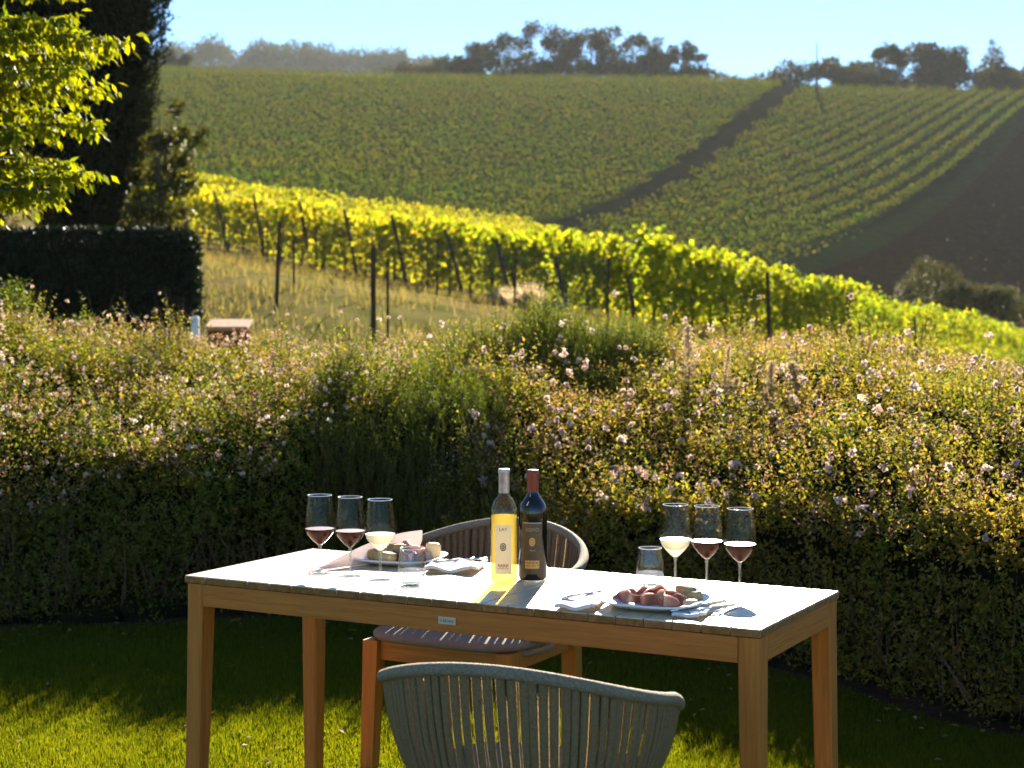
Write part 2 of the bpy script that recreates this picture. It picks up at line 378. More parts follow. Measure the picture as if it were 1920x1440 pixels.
def bed_core(name, x0, x1, par, inset=.16, p1=1.0, nx=60):  # solid dark shell added under the leaves to block light
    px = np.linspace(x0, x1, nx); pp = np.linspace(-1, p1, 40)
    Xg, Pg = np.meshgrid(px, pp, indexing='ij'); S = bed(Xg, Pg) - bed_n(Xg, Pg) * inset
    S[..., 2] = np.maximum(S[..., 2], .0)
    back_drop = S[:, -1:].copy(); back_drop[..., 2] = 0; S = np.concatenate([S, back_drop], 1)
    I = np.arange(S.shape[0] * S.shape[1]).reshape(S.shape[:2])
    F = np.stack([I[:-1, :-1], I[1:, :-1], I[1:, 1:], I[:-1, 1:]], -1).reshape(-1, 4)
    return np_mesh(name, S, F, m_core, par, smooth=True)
def abelia(name, label, x0, x1, leafmat, nsh, nfill, ncl, clr, nfl, keep=None, nspray=120, flow_lo=-.18):
    root = tag(empty(name, ((x0 + x1) / 2, float(front((x0 + x1) / 2)) + 1, 0)), label, 'hedge', 'shrubs of the garden bed')
    off = np.array(root.location)
    area_keep = (lambda x, p: keep(x, p)) if keep else None
    def place(n, p0, p1, s=0):
        x, p = bed_pts(n, x0, x1, p0, p1, area_keep); return x, p, bed(x, p), bed_n(x, p)
    Vs = []
    for frac, p0, p1 in ((.45, -1, 0), (.55, 0, 1)):
        x, p, S, N = place(int(nsh * frac), p0, p1)
        d = unit(N * .7 + np.array([0, -.1, .55]) + R.normal(0, .35, S.shape)); l = U(.08, .22, len(S))
        Vs.append(shoots(S - N * .10, d, l, 12, .026, .014))
        x, p, S, N = place(int(nfill * frac), p0, p1)
        Vs.append(quads(S - N * U(.0, .18, len(S))[:, None], unit(rdir(len(S)) + N * .5), rdir(len(S)) + N, U(.018, .032, len(S)), U(.011, .017, len(S))))
    # long arching sprays above the surface
    x, p, S, N = place(nspray, -.1, 1)
    d = unit(np.array([0, -.15, 1.0]) + R.normal(0, .4, S.shape)); l = U(.22, .42, len(S))
    Vs.append(shoots(S - N * .08, d, l, 22, .026, .014, droop=.25)); tips = S + d * l[:, None] - np.array([0, 0, .2]) * l[:, None]
    st = [quads(S - N * .08, d, rdir(len(S)), l, .004)]
    # tufts of taller young shoots that break the outline
    x, p, S, N = place(34, -.05, 1); m = 12; S = np.repeat(S, m, 0) + R.normal(0, .06, (len(S) * m, 3)) * np.array([1, 1, .3]); d = unit(np.array([0, -.1, 1.0]) + R.normal(0, .3, S.shape)); l = U(.22, .5, len(S))
    Vs.append(shoots(S - np.array([0, 0, .08]), d, l, 20, .03, .015, droop=.15)); st0 = quads(S, d, rdir(len(S)), l * .9, .004)
    V = np.concatenate(Vs); leafobj('foliage', V - off, leafmat, root)
    # twigs showing low down at the front
    x, p, S, N = place(500, -1, -.2); st.append(quads(S * np.array([1, 1, .3]), np.array([0, -.1, 1]) + R.normal(0, .3, S.shape), rdir(len(S)), U(.15, .5, len(S)), .006))
    leafobj('twigs', np.concatenate(st + [st0]) - off, m_stem, root)['kind'] = 'stuff'
    x, p, S, N = place(ncl, flow_lo, 1)
    dens = (p > 0) | (U(0, 1, len(p)) < .4); S, N = S[dens], N[dens]
    C = np.concatenate([S + N * U(.0, .10, len(S))[:, None], tips[U(0, 1, len(tips)) < .35]])
    x, p, S, N = place(int(ncl * (3.5 if nfl < 6 else 7)), flow_lo, 1); C2 = S + N * U(.0, .09, len(S))[:, None]; C2 = C2[lump(C2[:, 0], C2[:, 1], 3.5, 77) > U(-.8, .8, len(C2))]
    q = (C2[:, None] + R.normal(0, .014, (len(C2), 7, 3))).reshape(-1, 3)
    leafobj('sepals', quads(q - off, unit(rdir(len(q)) + np.array([0, 0, .5])), rdir(len(q)), U(.012, .02, len(q)), .008), m_sep, root)
    fo = leafobj('flowers', np.concatenate(petals(C, U(.3, 1, len(C)) ** 1.5 * clr * 1.2, nfl, .0125 if nfl < 6 else .014)) - off, m_fl, root); fo['kind'] = 'stuff'
    c = bed_core('shade_core', x0 - .05, x1 + .05, root); c.data.transform(Matrix.Translation(-Vector(off)))
    return root
gap = lambda x, p: ~((x > -.93 + .16 * np.sin(p * 9) + .1 * np.sin(p * 23)) & (x < -.18 + .16 * np.sin(p * 7) + .1 * np.sin(p * 19)) & (p < .42) & (lump(x, p * 2, 9, 91) < .75))
abelia('abelia_hedge', 'flowering hedge with tiny pale blossoms left of the upright rosemary', -4.4, -.55, m_ab, 5600, 62000, 1000, .014, 4, gap, 150)
abelia('abelia_hedge', 'bronze flowering hedge with larger pink blossom heads right of the rosemary, behind the table end', -.45, 4.3, m_ab2, 7200, 76000, 620, .024, 9, gap, 260)
# rosemary: upright needle sprigs
m_ros = leaf_mat('rosemary_needles', [(.035, .055, .008), (.065, .095, .010), (.12, .15, .013), (.19, .20, .02)], .62, (1.2, 1.25, .3), .6, .3, 2, .1)
def rosemary(label, pts, ell, K=46, lean=.25, core=None):
    c = pts.mean(0); root = tag(empty('rosemary_bush', (c[0], c[1], 0)), label, 'shrub', 'shrubs of the garden bed'); off = np.array(root.location)
    d = unit(np.array([0, -.05, 1.]) + R.normal(0, lean, pts.shape))
    V = shoots(pts, d, ell, K, .026, .0042, .75, .02); leafobj('foliage', V - off, m_ros, root)
    leafobj('twigs', quads(pts, d, rdir(len(pts)), ell, .005) - off, m_stem, root)['kind'] = 'stuff'
    return root, off
n = 2600
x, p = bed_pts(n, -1.02, -.05, -1, .5); S = bed(x, p); N = bed_n(x, p)
S2 = S - N * .08; S2[:, 2] = np.maximum(S2[:, 2] - .15 + .09 * lump(S2[:, 0], S2[:, 1], 6, 35), .02)
rosemary('upright dark green rosemary bush between the two flowering hedges', S2, U(.18, .42, len(S2)), 50, .24)
def mound(cx, cy, rx, ry, h, n):
    a = U(0, 6.28, n); r = np.sqrt(U(0, 1, n)); z = h * np.sqrt(np.maximum(1 - (r * .92) ** 2, 0))
    return np.stack([cx + rx * r * np.cos(a), cy + ry * r * np.sin(a), z], 1)
S3 = mound(.30, 9.9, 1.05, .7, 1.33, 3300); S3 += np.stack([0 * S3[:, 0], 0 * S3[:, 0], .07 * lump(S3[:, 0], S3[:, 1], 7, 31)], 1)
rosemary('tall grey-green rosemary mound standing at the back of the bed below the vineyard posts', S3, U(.16, .34, len(S3)), 40, .25)
S4 = mound(2.75, 8.3, .4, .6, 1.12, 900)
rosemary('small dark rosemary clump at the right end of the flowering hedge', S4, U(.14, .28, len(S4)), 40, .3)
# bright green shrub behind the left hedge
m_br = leaf_mat('bright_leaves', [(.035, .055, .008), (.06, .085, .010), (.10, .12, .013)], .5, (1.2, 1.2, .3), .6, .35, 1.5, .1)
def bush(name, label, cx, cy, rx, ry, h, n, L, mat, cat='shrub', group=None, z0=0):
    root = tag(empty(name, (cx, cy, z0)), label, cat, group); P = mound(0, 0, rx, ry, h, n)
    P += np.stack([.3 * rx * lump(P[:, 1], P[:, 2], 4 / rx, 5), 0 * P[:, 0], .16 * h * lump(P[:, 0] + cx, P[:, 1], 5 / rx, 6)], 1)
    P[:, 2] *= np.where(U(0, 1, n) < .35, U(.3, 1, n), 1)
    d = unit(P * np.array([.5, .5, .6]) + np.array([0, 0, .3 * h]) + R.normal(0, .3 * h, P.shape))
    leafobj('foliage', shoots(P - d * L * 2, d, L * 5, 10, L, L * .5), mat, root)
    mb = MB()
    for k in range(7): 
        a = k * .9; mb.tube([(0.1 * math.cos(a), .1 * math.sin(a), -.1), (rx * .4 * math.cos(a), ry * .4 * math.sin(a), h * .45), (rx * .6 * math.cos(a), ry * .6 * math.sin(a), h * .75)], [.03 * h, .02 * h, .008 * h], 5)
    mb.build('stems', m_stem, root)
    return root
bush('garden_shrub', 'fresh green leafy shrub rising highest at the left frame edge behind the hedge', -3.9, 12.2, .6, .7, 1.5, 900, .05, m_br)
bush('garden_shrub', 'lower bright green shrub just right of the taller green shrub behind the hedge', -3.15, 12.0, .5, .6, 1.28, 800, .045, m_br)
bush('garden_shrub', 'smallest green shrub in front of the clipped hedge, nearest its rounded end', -2.75, 12.4, .25, .4, 1.22, 300, .04, m_br)

# pale feathery spikes rising out of the right hedge
m_plume = leaf_mat('plume_straw', [(.42, .33, .22), (.55, .44, .32), (.36, .30, .16)], .5, (1.1, 1, .8), .7, .2, 3, .1)
pl = [(1292, 612, 8.9, (1.2, 1.0), 'tallest pale feathery spike in the right hedge, left of the others'), (1345, 640, 8.7, (.6, .95), 'slender pale feathery spike, second from the left in the right hedge'), (1383, 652, 8.5, (.9, .7), 'short pale feathery spike left of the fat one in the hedge'),
      (1437, 658, 8.3, (1.0, .9), 'straw-coloured spike below the vertical vineyard post'), (1512, 664, 8.2, (1.7, .95), 'broad pale feathery spike in the middle of the right hedge'), (1725, 680, 7.9, (2.0, .8), 'grey bushy flower spike near the right end of the hedge')]
for px, py, D, ks, lab in pl:
    top = W(px, py, D); L = .30
    root = tag(empty('flower_spike', (top.x, top.y, top.z - .55)), lab, 'flower', 'feathery spikes in the hedge'); root.rotation_euler = (U(-.18, .18), U(-.25, .25), U(0, 6)); root.scale = (ks[0], ks[0], ks[1])
    P = np.zeros((1, 3)); mb = MB().tube([(0, 0, 0), (.01, 0, .3), (0, 0, .55)], [.004, .003, .002], 5); mb.build('stem', m_stem, root)
    q = np.stack([R.normal(0, .006, 240), R.normal(0, .006, 240), .25 + .3 * np.linspace(0, 1, 240)], 1)
    d = unit(np.stack([R.normal(0, 1, 240), R.normal(0, 1, 240), U(.3, 1.5, 240)], 1)); l = .075 * (1.15 - (q[:, 2] - .25) / .3) * U(.5, 1.1, 240)
    leafobj('plume', shoots(q, d, l, 6, .016, .006), m_plume, root)

# ------------------------------------------------------------------ near vineyard
ro = np.array([.43, .903]); re = np.array([1.54, -2.68])      # row direction, step from row end to row end
m_vine = leaf_mat('vine_leaves', [(.085, .135, .018), (.14, .19, .023), (.21, .24, .028), (.29, .27, .032), (.31, .225, .03)], .74, (1.3, 1.22, .3), .65, .3, .35, .05)
m_vine2 = leaf_mat('vine_leaves_green', [(.06, .115, .016), (.10, .165, .02), (.165, .22, .025), (.25, .27, .028), (.30, .255, .03)], .72, (1.28, 1.22, .3), .65, .3, .35, .05)
m_post = noisy('post_wood', [(.3, (.035, .024, .015)), (.7, (.085, .06, .04))], 8, (1, 1, .2), .85, spec=.1)
ends = {}
base_i = np.array([2.22, 29.0])
ordw = ['first', 'second', 'third', 'fourth', 'fifth', 'sixth', 'seventh', 'eighth', 'ninth', 'tenth', 'eleventh', 'twelfth', 'thirteenth', 'fourteenth', 'fifteenth', 'sixteenth', 'seventeenth', 'eighteenth', 'nineteenth', 'twentieth', 'twenty-first', 'twenty-second', 'twenty-third', 'twenty-fourth']
for i in range(15):
    e = base_i - re * i * 1.0; ends[i] = e
    Lr = 60 if i < 4 else 48
    root = tag(empty('vine_row', (e[0], e[1], Zf(*e))), (f'yellow-green vine row, {ordw[i]} back from the flowering hedge' if i else 'yellow-green vine row nearest the flowering hedge, with upright posts along it'), 'vines', 'rows of the near vineyard')
    off = np.array(root.location)
    n = int(Lr * (260 if i < 3 else 170))
    s = U(.3, Lr, n) ** 1.0; s = np.where(U(0, 1, n) < .35, U(.3, 16, n), s)
    hz = U(0, 1, n); top = 1.75 + .13 * lump(s, s * 0 + i * 9, 1.6, 40) + .13 * lump(s, s * 0 + i * 5, 6, 41)
    z = .22 + (top - .22) * hz ** .75; wdt = .15 * (1 - .5 * (hz - .45) ** 2) + .08 * lump(s, hz * 3 + i, 3, 42)
    side = np.where(U(0, 1, n) < .5, -1, 1) * wdt * U(.3, 1.1, n) * (.7 + 1.3 * hz ** 2)
    nr = np.array([ro[1], -ro[0]])
    P = np.stack([e[0] + ro[0] * s + nr[0] * side, e[1] + ro[1] * s + nr[1] * side, 0 * s], 1); P[:, 2] = Z(P[:, 0], P[:, 1]) + z
    k = U(0, 1, n) > .25 * (lump(s, hz * 2 + i * 3, 2.5, 43) > .35); P = P[k]
    A = unit(rdir(len(P)) + np.array([0, 0, -.5])); sz = U(.085, .155, len(P)) * (1.05 if i < 3 else 1.25)
    leafobj('foliage', quads(P - off, A, rdir(len(P)), sz, sz * .9), m_vine2 if i < 3 else m_vine, root)
    mb = MB()
    for q in np.arange(.9, 26, 1.1):
        b = e + ro * q; zz = Zf(*b); mb.tube([(b[0] - off[0], b[1] - off[1], zz - .1 - off[2]), (b[0] - off[0] + .04, b[1] - off[1], zz + .4 - off[2]), (b[0] - off[0], b[1] - off[1], zz + .85 - off[2])], [.035, .03, .025], 5)
    t = mb.build('trunks', m_post, root); t['kind'] = 'stuff'
def post(name, base, top, r, lab, cat='post', grp=None, mat=None):
    o = MB().tube([Vector((0, 0, -.15)), (Vector(top) - Vector(base)) * .5, Vector(top) - Vector(base)], [r, r * .97, r * .9], 8).build(name, mat or m_post)
    o.location = base; tag(o, lab, cat, grp); return o
plist = [(353, 372, 445, 52.5), (430, 358, 468, 50), (432, 352, 440, 56), (497, 365, 470, 47.5), (585, 378, 500, 44), (672, 393, 525, 41.5), (766, 403, 545, 39), (872, 430, 577, 36.5), (962, 448, 590, 34), (1066, 480, 600, 31.5), (1195, 520, 618, 29)]
desc = ['half hidden behind the small tree', 'beside a second thin post', 'thin and partly behind its neighbour', 'with a broad dark top', 'above the clipped meadow edge', 'behind the tall meadow stake', 'leaning over the mesh fence', 'thick and most strongly leaning', 'above the pale straw clumps', 'above the rosemary mound', 'short and shaded at the end of the nearest row']
lx = [-16, -30, -10, -22, -24, -27, -32, -38, -32, -26, -18]
for k, (px, yt, yb_, D) in enumerate(plist):
    b = W(px, yb_, D); b.z = Zf(b.x, b.y); t = W(px + lx[k], yt, D)
    post('vineyard_post', b, t, .044 if k != 2 else .03, f'leaning wooden vine post {desc[k]}', 'post', 'leaning end posts of the vine rows')
for px, s, lab in ((1405, 0, 'straight dark post in the nearest vine row, left of three'), (1560, 1, 'straight thin post in the nearest vine row, middle of three'), (1690, 2, 'short straight post in the nearest vine row, right of three')):
    u = (px - 960) / 3000; q = (base_i[0] - u * base_i[1]) / (u * ro[1] - ro[0]); b = base_i + ro * q - np.array([ro[1], -ro[0]]) * -.45
    zz = Zf(*b); post('vineyard_post', (b[0], b[1], zz), (b[0] - .05, b[1], zz + (1.55, 1.5, 1.2)[s]), (.05, .04, .06)[s], lab, 'post', 'upright posts of the nearest vine row')
# mesh fence just in front of the row ends
m_wire = plain('wire_dark', (.10, .095, .08), .6, .3)
fe = [base_i - re * i + np.array([-1.1, -1.6]) for i in np.arange(-.3, 10.2, .5)]
fr = tag(empty('mesh_fence', (*fe[0], Zf(*fe[0]))), 'low grey wire mesh fence running along the ends of the vine rows', 'fence'); off = Vector(fr.location)
for i, q in enumerate(fe[::2]):
    zz = Zf(*q); MB().tube([Vector((q[0], q[1], zz - .1)) - off, Vector((q[0] + .02, q[1], zz + 1.15)) - off], .022, 6).build('post', m_post, fr)
mb = MB(); H = 1.05
for i in range(len(fe) - 1):
    a, b = fe[i], fe[i + 1]; za, zb = Zf(*a), Zf(*b)
    for k in range(9):
        h = .05 + H * k / 8; mb.add([Vector((a[0], a[1], za + h)) - off, Vector((b[0], b[1], zb + h)) - off, Vector((b[0], b[1], zb + h + .013)) - off, Vector((a[0], a[1], za + h + .013)) - off], [(0, 1, 2, 3)])
    for t in np.arange(0, 1, .1):
        p = a * (1 - t) + b * t; zz = Zf(*p); d = (b - a) / np.linalg.norm(b - a) * .012
        mb.add([Vector((p[0], p[1], zz + .05)) - off, Vector((p[0] + d[0], p[1] + d[1], zz + .05)) - off, Vector((p[0] + d[0], p[1] + d[1], zz + .05 + H)) - off, Vector((p[0], p[1], zz + .05 + H)) - off], [(0, 1, 2, 3)])
mb.build('wire_mesh', m_wire, fr)
for px, yt, yb_, D, r, lab in ((517, 578, 415, 24, .032, 'tall dark meadow stake on the left, standing alone before the vines'), (551, 540, 442, 27, .02, 'thin short stake just right of the tall left meadow stake'), (700, 650, 460, 21, .035, 'tall dark meadow stake at the centre, rising above the hedge'), (727, 645, 487, 21.6, .018, 'thin stake beside the tall centre meadow stake')):
    t = W(px + 8 if px == 517 else px, yb_, D); b = W(px, yt, D); b.z = Zf(b.x, b.y) - .05
    post('fence_stake', b, t, r, lab, 'stake', 'stakes in the meadow')
def tussock(px, py, D, lab):
    p = W(px, py, D); z0 = Zf(p.x, D); root = tag(empty('straw_tussock', (p.x, D, z0)), lab, 'grass clump', 'straw clumps at the mesh fence'); n = 260
    a = U(0, 6.28, n); q = np.stack([np.cos(a), np.sin(a), 0 * a], 1) * U(0, .16, n)[:, None]; d = unit(q * 3 + np.array([0, 0, .5]) + R.normal(0, .12, (n, 3)))
    leafobj('blades', quads(q, d, rdir(n), U(.25, .5, n), .025), m_plume, root); root.scale = (1.3,) * 3 if 'fullest' in lab else (.9,) * 3
for px, py, D, lab in ((940, 545, 33, 'pale straw-coloured grass clump by the mesh fence, left of two more'), (988, 560, 31.5, 'fullest pale straw clump by the mesh fence, middle of three'), (1035, 566, 30.5, 'pale straw clump by the mesh fence, right of two more')): tussock(px, py, D, lab)
# little brick garden wall and pale block beside the clipped hedge
m_brick = noisy('terracotta_brick', [(.3, (.30, .13, .06)), (.6, (.42, .22, .11)), (.8, (.5, .30, .17))], 5, rough=.9, bump=.6)
D = 19.5; a = W(380, 592, D); b = W(462, 593, D)
gw = tag(empty('garden_wall', (a.x, a.y, a.z - .13)), 'low terracotta brick wall with overhanging cap right of the clipped hedge', 'wall')
dv = b - a; ln = dv.length; ang = math.atan2(dv.y, dv.x); gw.rotation_euler = (0, 0, ang)
MB().box((ln / 2, .30, -.375), (ln * .9, .25, .70), .01).build('wall_body', noisy('brown_brick', [(.3, (.10, .045, .02)), (.7, (.17, .085, .04))], 7, rough=.95, bump=.6, spec=0), gw)
MB().box((0, 0, 0), (ln, .45, .05), .015, Matrix.Translation((ln / 2, .30, .02)) @ Matrix.Rotation(math.radians(13), 4, 'X')).build('cap', m_brick, gw)
a = W(366, 590, 19.2); gp = tag(MB().box((0, 0, 0), (.09, .10, .28), .02).build('marker_stone', noisy('limestone', [(.3, (.5, .5, .5)), (.7, (.68, .67, .64))], 6, rough=.9)), 'small whitish marker block at the rounded end of the clipped hedge', 'stone'); gp.location = (a.x, a.y, a.z - .16)

# ------------------------------------------------------------------ left side: clipped hedge, cypress, small tree, bright tree
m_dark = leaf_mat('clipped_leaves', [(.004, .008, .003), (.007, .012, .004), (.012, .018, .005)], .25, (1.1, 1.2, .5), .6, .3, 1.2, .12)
hx0, hx1, hy0, hy1 = -9.4, -4.75, 23.2, 25.4
zb_ = Zf(-5.5, 24) - .5; ht = W(200, 432, 24).z - zb_
root = tag(empty('clipped_hedge', (-7, 24.3, zb_)), 'dark clipped hedge with a rounded end, in shade beneath the cypress', 'hedge'); off = np.array(root.location)
def stadium(n):                         # surface of a block with a rounded end and rounded top edge
    u = U(0, 1, n); v = U(0, 1, n); P = np.zeros((n, 3)); N = np.zeros((n, 3))
    a = np.where(u < .55, 0, (u - .55) / .45) * PI
    rr = (hy1 - hy0) / 2; xs = np.where(u < .55, hx0 + (hx1 - rr - hx0) * u / .55, hx1 - rr + rr * np.sin(a)); yy = np.where(u < .55, hy0, (hy0 + hy1) / 2 - rr * np.cos(a))
    nx = np.where(u < .55, 0, np.sin(a)); ny = np.where(u < .55, -1, -np.cos(a))
    t = np.where(v < .7, v / .7, 1); ed = np.where(v < .7, 0, (v - .7) / .3)
    ins = .25 * (1 - np.cos(np.minimum(ed * 2, 1) * PI / 2)) + np.maximum(ed - .5, 0) * 2 * rr * .75
    z = np.where(v < .7, t * (ht - .25), ht - .25 + .25 * np.sin(np.minimum(ed * 2, 1) * PI / 2))
    x = xs - nx * ins; y = yy - ny * ins
    return np.stack([x, y, z + zb_], 1), unit(np.stack([nx * (1 - ed), ny * (1 - ed), ed + .05], 1))
S, N = stadium(26000)
S += .05 * lump(S[:, 0], S[:, 2], 3, 55)[:, None] * N
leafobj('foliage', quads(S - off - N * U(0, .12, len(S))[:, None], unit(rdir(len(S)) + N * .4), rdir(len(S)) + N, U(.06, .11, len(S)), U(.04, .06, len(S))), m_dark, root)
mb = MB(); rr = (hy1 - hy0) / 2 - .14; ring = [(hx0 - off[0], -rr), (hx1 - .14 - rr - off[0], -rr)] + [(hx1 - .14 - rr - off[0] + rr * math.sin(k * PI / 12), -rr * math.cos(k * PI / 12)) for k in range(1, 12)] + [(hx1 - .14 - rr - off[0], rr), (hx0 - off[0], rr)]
nR = len(ring); mb.add([(x, y, 0) for x, y in ring] + [(x, y, ht - .2) for x, y in ring], [(k, (k + 1) % nR, nR + (k + 1) % nR, nR + k) for k in range(nR)] + [tuple(range(nR, 2 * nR))]); mb.build('shade_core', m_core, root)  # solid dark block added inside the leaves, stops light passing through

m_coredk = plain('cypress_core_shade', (.003, .004, .002), 1, 0, 0)  # near-black, paints the shade inside the crown
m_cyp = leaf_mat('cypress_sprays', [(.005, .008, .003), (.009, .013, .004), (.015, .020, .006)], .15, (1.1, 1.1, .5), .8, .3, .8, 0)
m_bark = noisy('bark', [(.3, (.03, .022, .016)), (.7, (.09, .07, .05))], 6, (1, 1, .25), .9, .8, 12, .1)
def cypress(label, cx, cy, h, r, n, z0):
    root = tag(empty('cypress_tree', (cx, cy, z0)), label, 'tree', 'dark evergreens on the left')
    t = U(0, 1, n); prof = np.interp(t, [0, .1, .3, .55, .8, 1], [.35, .50, .80, 1, .72, .06]); a = U(0, 6.28, n)
    rad = r * prof * (1 + .13 * lump(a * 2, t * 9, 2, int(cx * 7) % 50 + 60)) * np.sqrt(U(.55, 1.05, n))
    P = np.stack([rad * np.cos(a), rad * np.sin(a), .5 + t * (h - .5)], 1)
    d = unit(np.stack([np.cos(a) * .5, np.sin(a) * .5, np.full(n, 1.0)], 1) + R.normal(0, .25, (n, 3)))
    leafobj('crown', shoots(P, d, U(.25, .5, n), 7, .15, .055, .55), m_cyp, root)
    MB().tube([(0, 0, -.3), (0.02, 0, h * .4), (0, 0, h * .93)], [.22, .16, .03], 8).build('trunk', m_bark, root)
    tt = np.linspace(0, 1, 16); MB().lathe([(r * .80 * float(np.interp(q, [0, .1, .3, .55, .8, 1], [.3, .46, .80, 1, .72, .04])), .7 + q * (h * .9)) for q in tt], 16).build('crown_shade_core', m_coredk, root)  # solid core added behind the sprays to keep the crown dark
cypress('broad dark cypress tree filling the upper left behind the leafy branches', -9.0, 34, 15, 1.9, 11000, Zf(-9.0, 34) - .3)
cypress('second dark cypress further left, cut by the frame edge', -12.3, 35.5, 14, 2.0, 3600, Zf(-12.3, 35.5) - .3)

def blobtree(name, label, cx, cy, z0, h, blobs, nleaf, L, mat, trunk_r, cat='tree', group=None, hollow=.5, limb=True, wd=.55):
    root = tag(empty(name, (cx, cy, z0)), label, cat, group); Vs = []; tot = sum(b[3] ** 2 for b in blobs)
    mb = MB(); fork = h * .35
    if trunk_r: mb.tube([(0, 0, -.4), (.02 * h, 0, fork * .6), (0, 0, fork), (0, 0, h * .75)], [trunk_r * 1.2, trunk_r, trunk_r * .8, trunk_r * .2], 7)
    for bx_, by_, bz, br in blobs:
        n = max(8, int(nleaf * br ** 2 / tot)); d = rdir(n)
        rad = br * (1 + .22 * lump(d[:, 0] * 3 + bx_, d[:, 2] * 3 + d[:, 1] * 2 + bz, 1.3, 70)) * U(hollow, 1.05, n) ** .7
        P = np.array([bx_, by_, bz]) + d * rad[:, None] * np.array([1, 1, .8])
        Vs.append(quads(P, unit(rdir(n) + np.array([0, 0, -.35])), rdir(n) + d, L * U(.6, 1.25, n), L * wd * U(.8, 1.2, n)))
        if limb and trunk_r: mb.tube([(0, 0, min(fork, bz * .6)), (bx_ * .5, by_ * .5, (min(fork, bz * .6) + bz) * .55), (bx_, by_, bz)], [trunk_r * .5, trunk_r * .3, trunk_r * .1], 5)
    leafobj('crown', Vs, mat, root)
    if trunk_r: mb.build('trunk', m_bark, root)
    return root
m_oliv = leaf_mat('small_tree_leaves', [(.025, .036, .009), (.04, .055, .012), (.065, .072, .015), (.09, .07, .016)], .4, (1.2, 1.1, .4), .6, .3, 1, .05)
cx, cy = W(300, 440, 30).x, 30.; z0 = Zf(cx, cy); bl = []
for px, py, r in ((330, 205, .22), (345, 255, .25), (315, 260, .32), (372, 265, .18), (385, 245, .12), (300, 320, .42), (340, 300, .3), (275, 370, .42), (325, 350, .35), (355, 345, .26), (255, 400, .35), (300, 400, .4), (340, 395, .22), (290, 270, .28)):
    q = W(px, py, 30 + U(-.4, .4)); bl.append((q.x - cx, q.y - cy, q.z - z0, r))
blobtree('slender_tree', 'small sparse tree with olive leaves in front of the dark cypress', cx, cy, z0, 4.2, bl, 2600, .13, m_oliv, .06, hollow=.1)

# bright yellow-green tree whose branches reach into the frame
m_gold = leaf_mat('golden_leaves', [(.08, .12, .010), (.14, .175, .012), (.20, .22, .014), (.28, .25, .016)], .62, (1.25, 1.2, .2), .6, .3, 1.5, .08)
root = tag(empty('broadleaf_tree', (-4.3, 9.3, 0)), 'sunlit yellow-green tree whose drooping branches enter at the upper left', 'tree'); off = Vector(root.location)
mb = MB(); mb.tube([(0, 0, -.1), (.05, 0, 1.0), (0, .05, 2.2), (.05, 0, 3.6), (0, 0, 4.8)], [.13, .11, .09, .06, .02], 10)
tipsP = [(208, 72, 9.0), (170, 100, 9.5), (168, 165, 9.2), (120, 130, 8.7), (172, 232, 9.1), (125, 215, 9.6), (160, 320, 9.0), (110, 300, 9.4), (95, 355, 8.8), (50, 370, 9.2), (40, 250, 8.6), (60, 160, 9.5), (110, 30, 9.0), (130, -30, 9.4), (40, 60, 8.8), (-40, 320, 9.2), (-60, 200, 8.8), (-50, 90, 9.6), (60, -90, 9.1), (-80, -60, 9.3), (30, 310, 9.7), (75, 80, 9.9)]
LP = []; LD = []
for px, py, D in tipsP:
    t = W(px, py, D) - off; b = Vector((0, 0, max(1.6, t.z - U(.3, .6)))); pts = []
    for k in range(13):
        s = k / 12; p = b.lerp(t, s); p.z += .22 * math.sin(s * PI) * (1 - .3 * s) ; pts.append(p)
    mb.tube(pts, [.03 * (1 - s / 12) + .004 for s in range(13)], 6)
    for k in range(2, 13):
        d = (pts[k] - pts[k - 1]).normalized()
        for j in range(18):
            s0 = pts[k - 1].lerp(pts[k], U(0, 1)); side = Vector(rdir(1)[0]); side.z *= .4
            dd = (d * .8 + side * .9 + Vector((0, 0, -.15))).normalized(); l = U(.06, .2)
            LP.append(s0); LD.append(dd * l)
LP = np.array(LP); LD = np.array(LD); ll = np.linalg.norm(LD, axis=1); K = 5
tt = np.linspace(.25, 1, K)[None, :, None]; P = (LP[:, None] + LD[:, None] * tt).reshape(-1, 3); n = len(P)
A = unit(np.repeat(unit(LD), K, 0) * .5 + np.array([0, 0, -.85]) + R.normal(0, .45, (n, 3)))
leafobj('crown', quads(P, A, rdir(n) + np.array([0, -.3, .5]), U(.045, .078, n), U(.021, .034, n)), m_gold, root)
mb.build('trunk', m_bark, root)

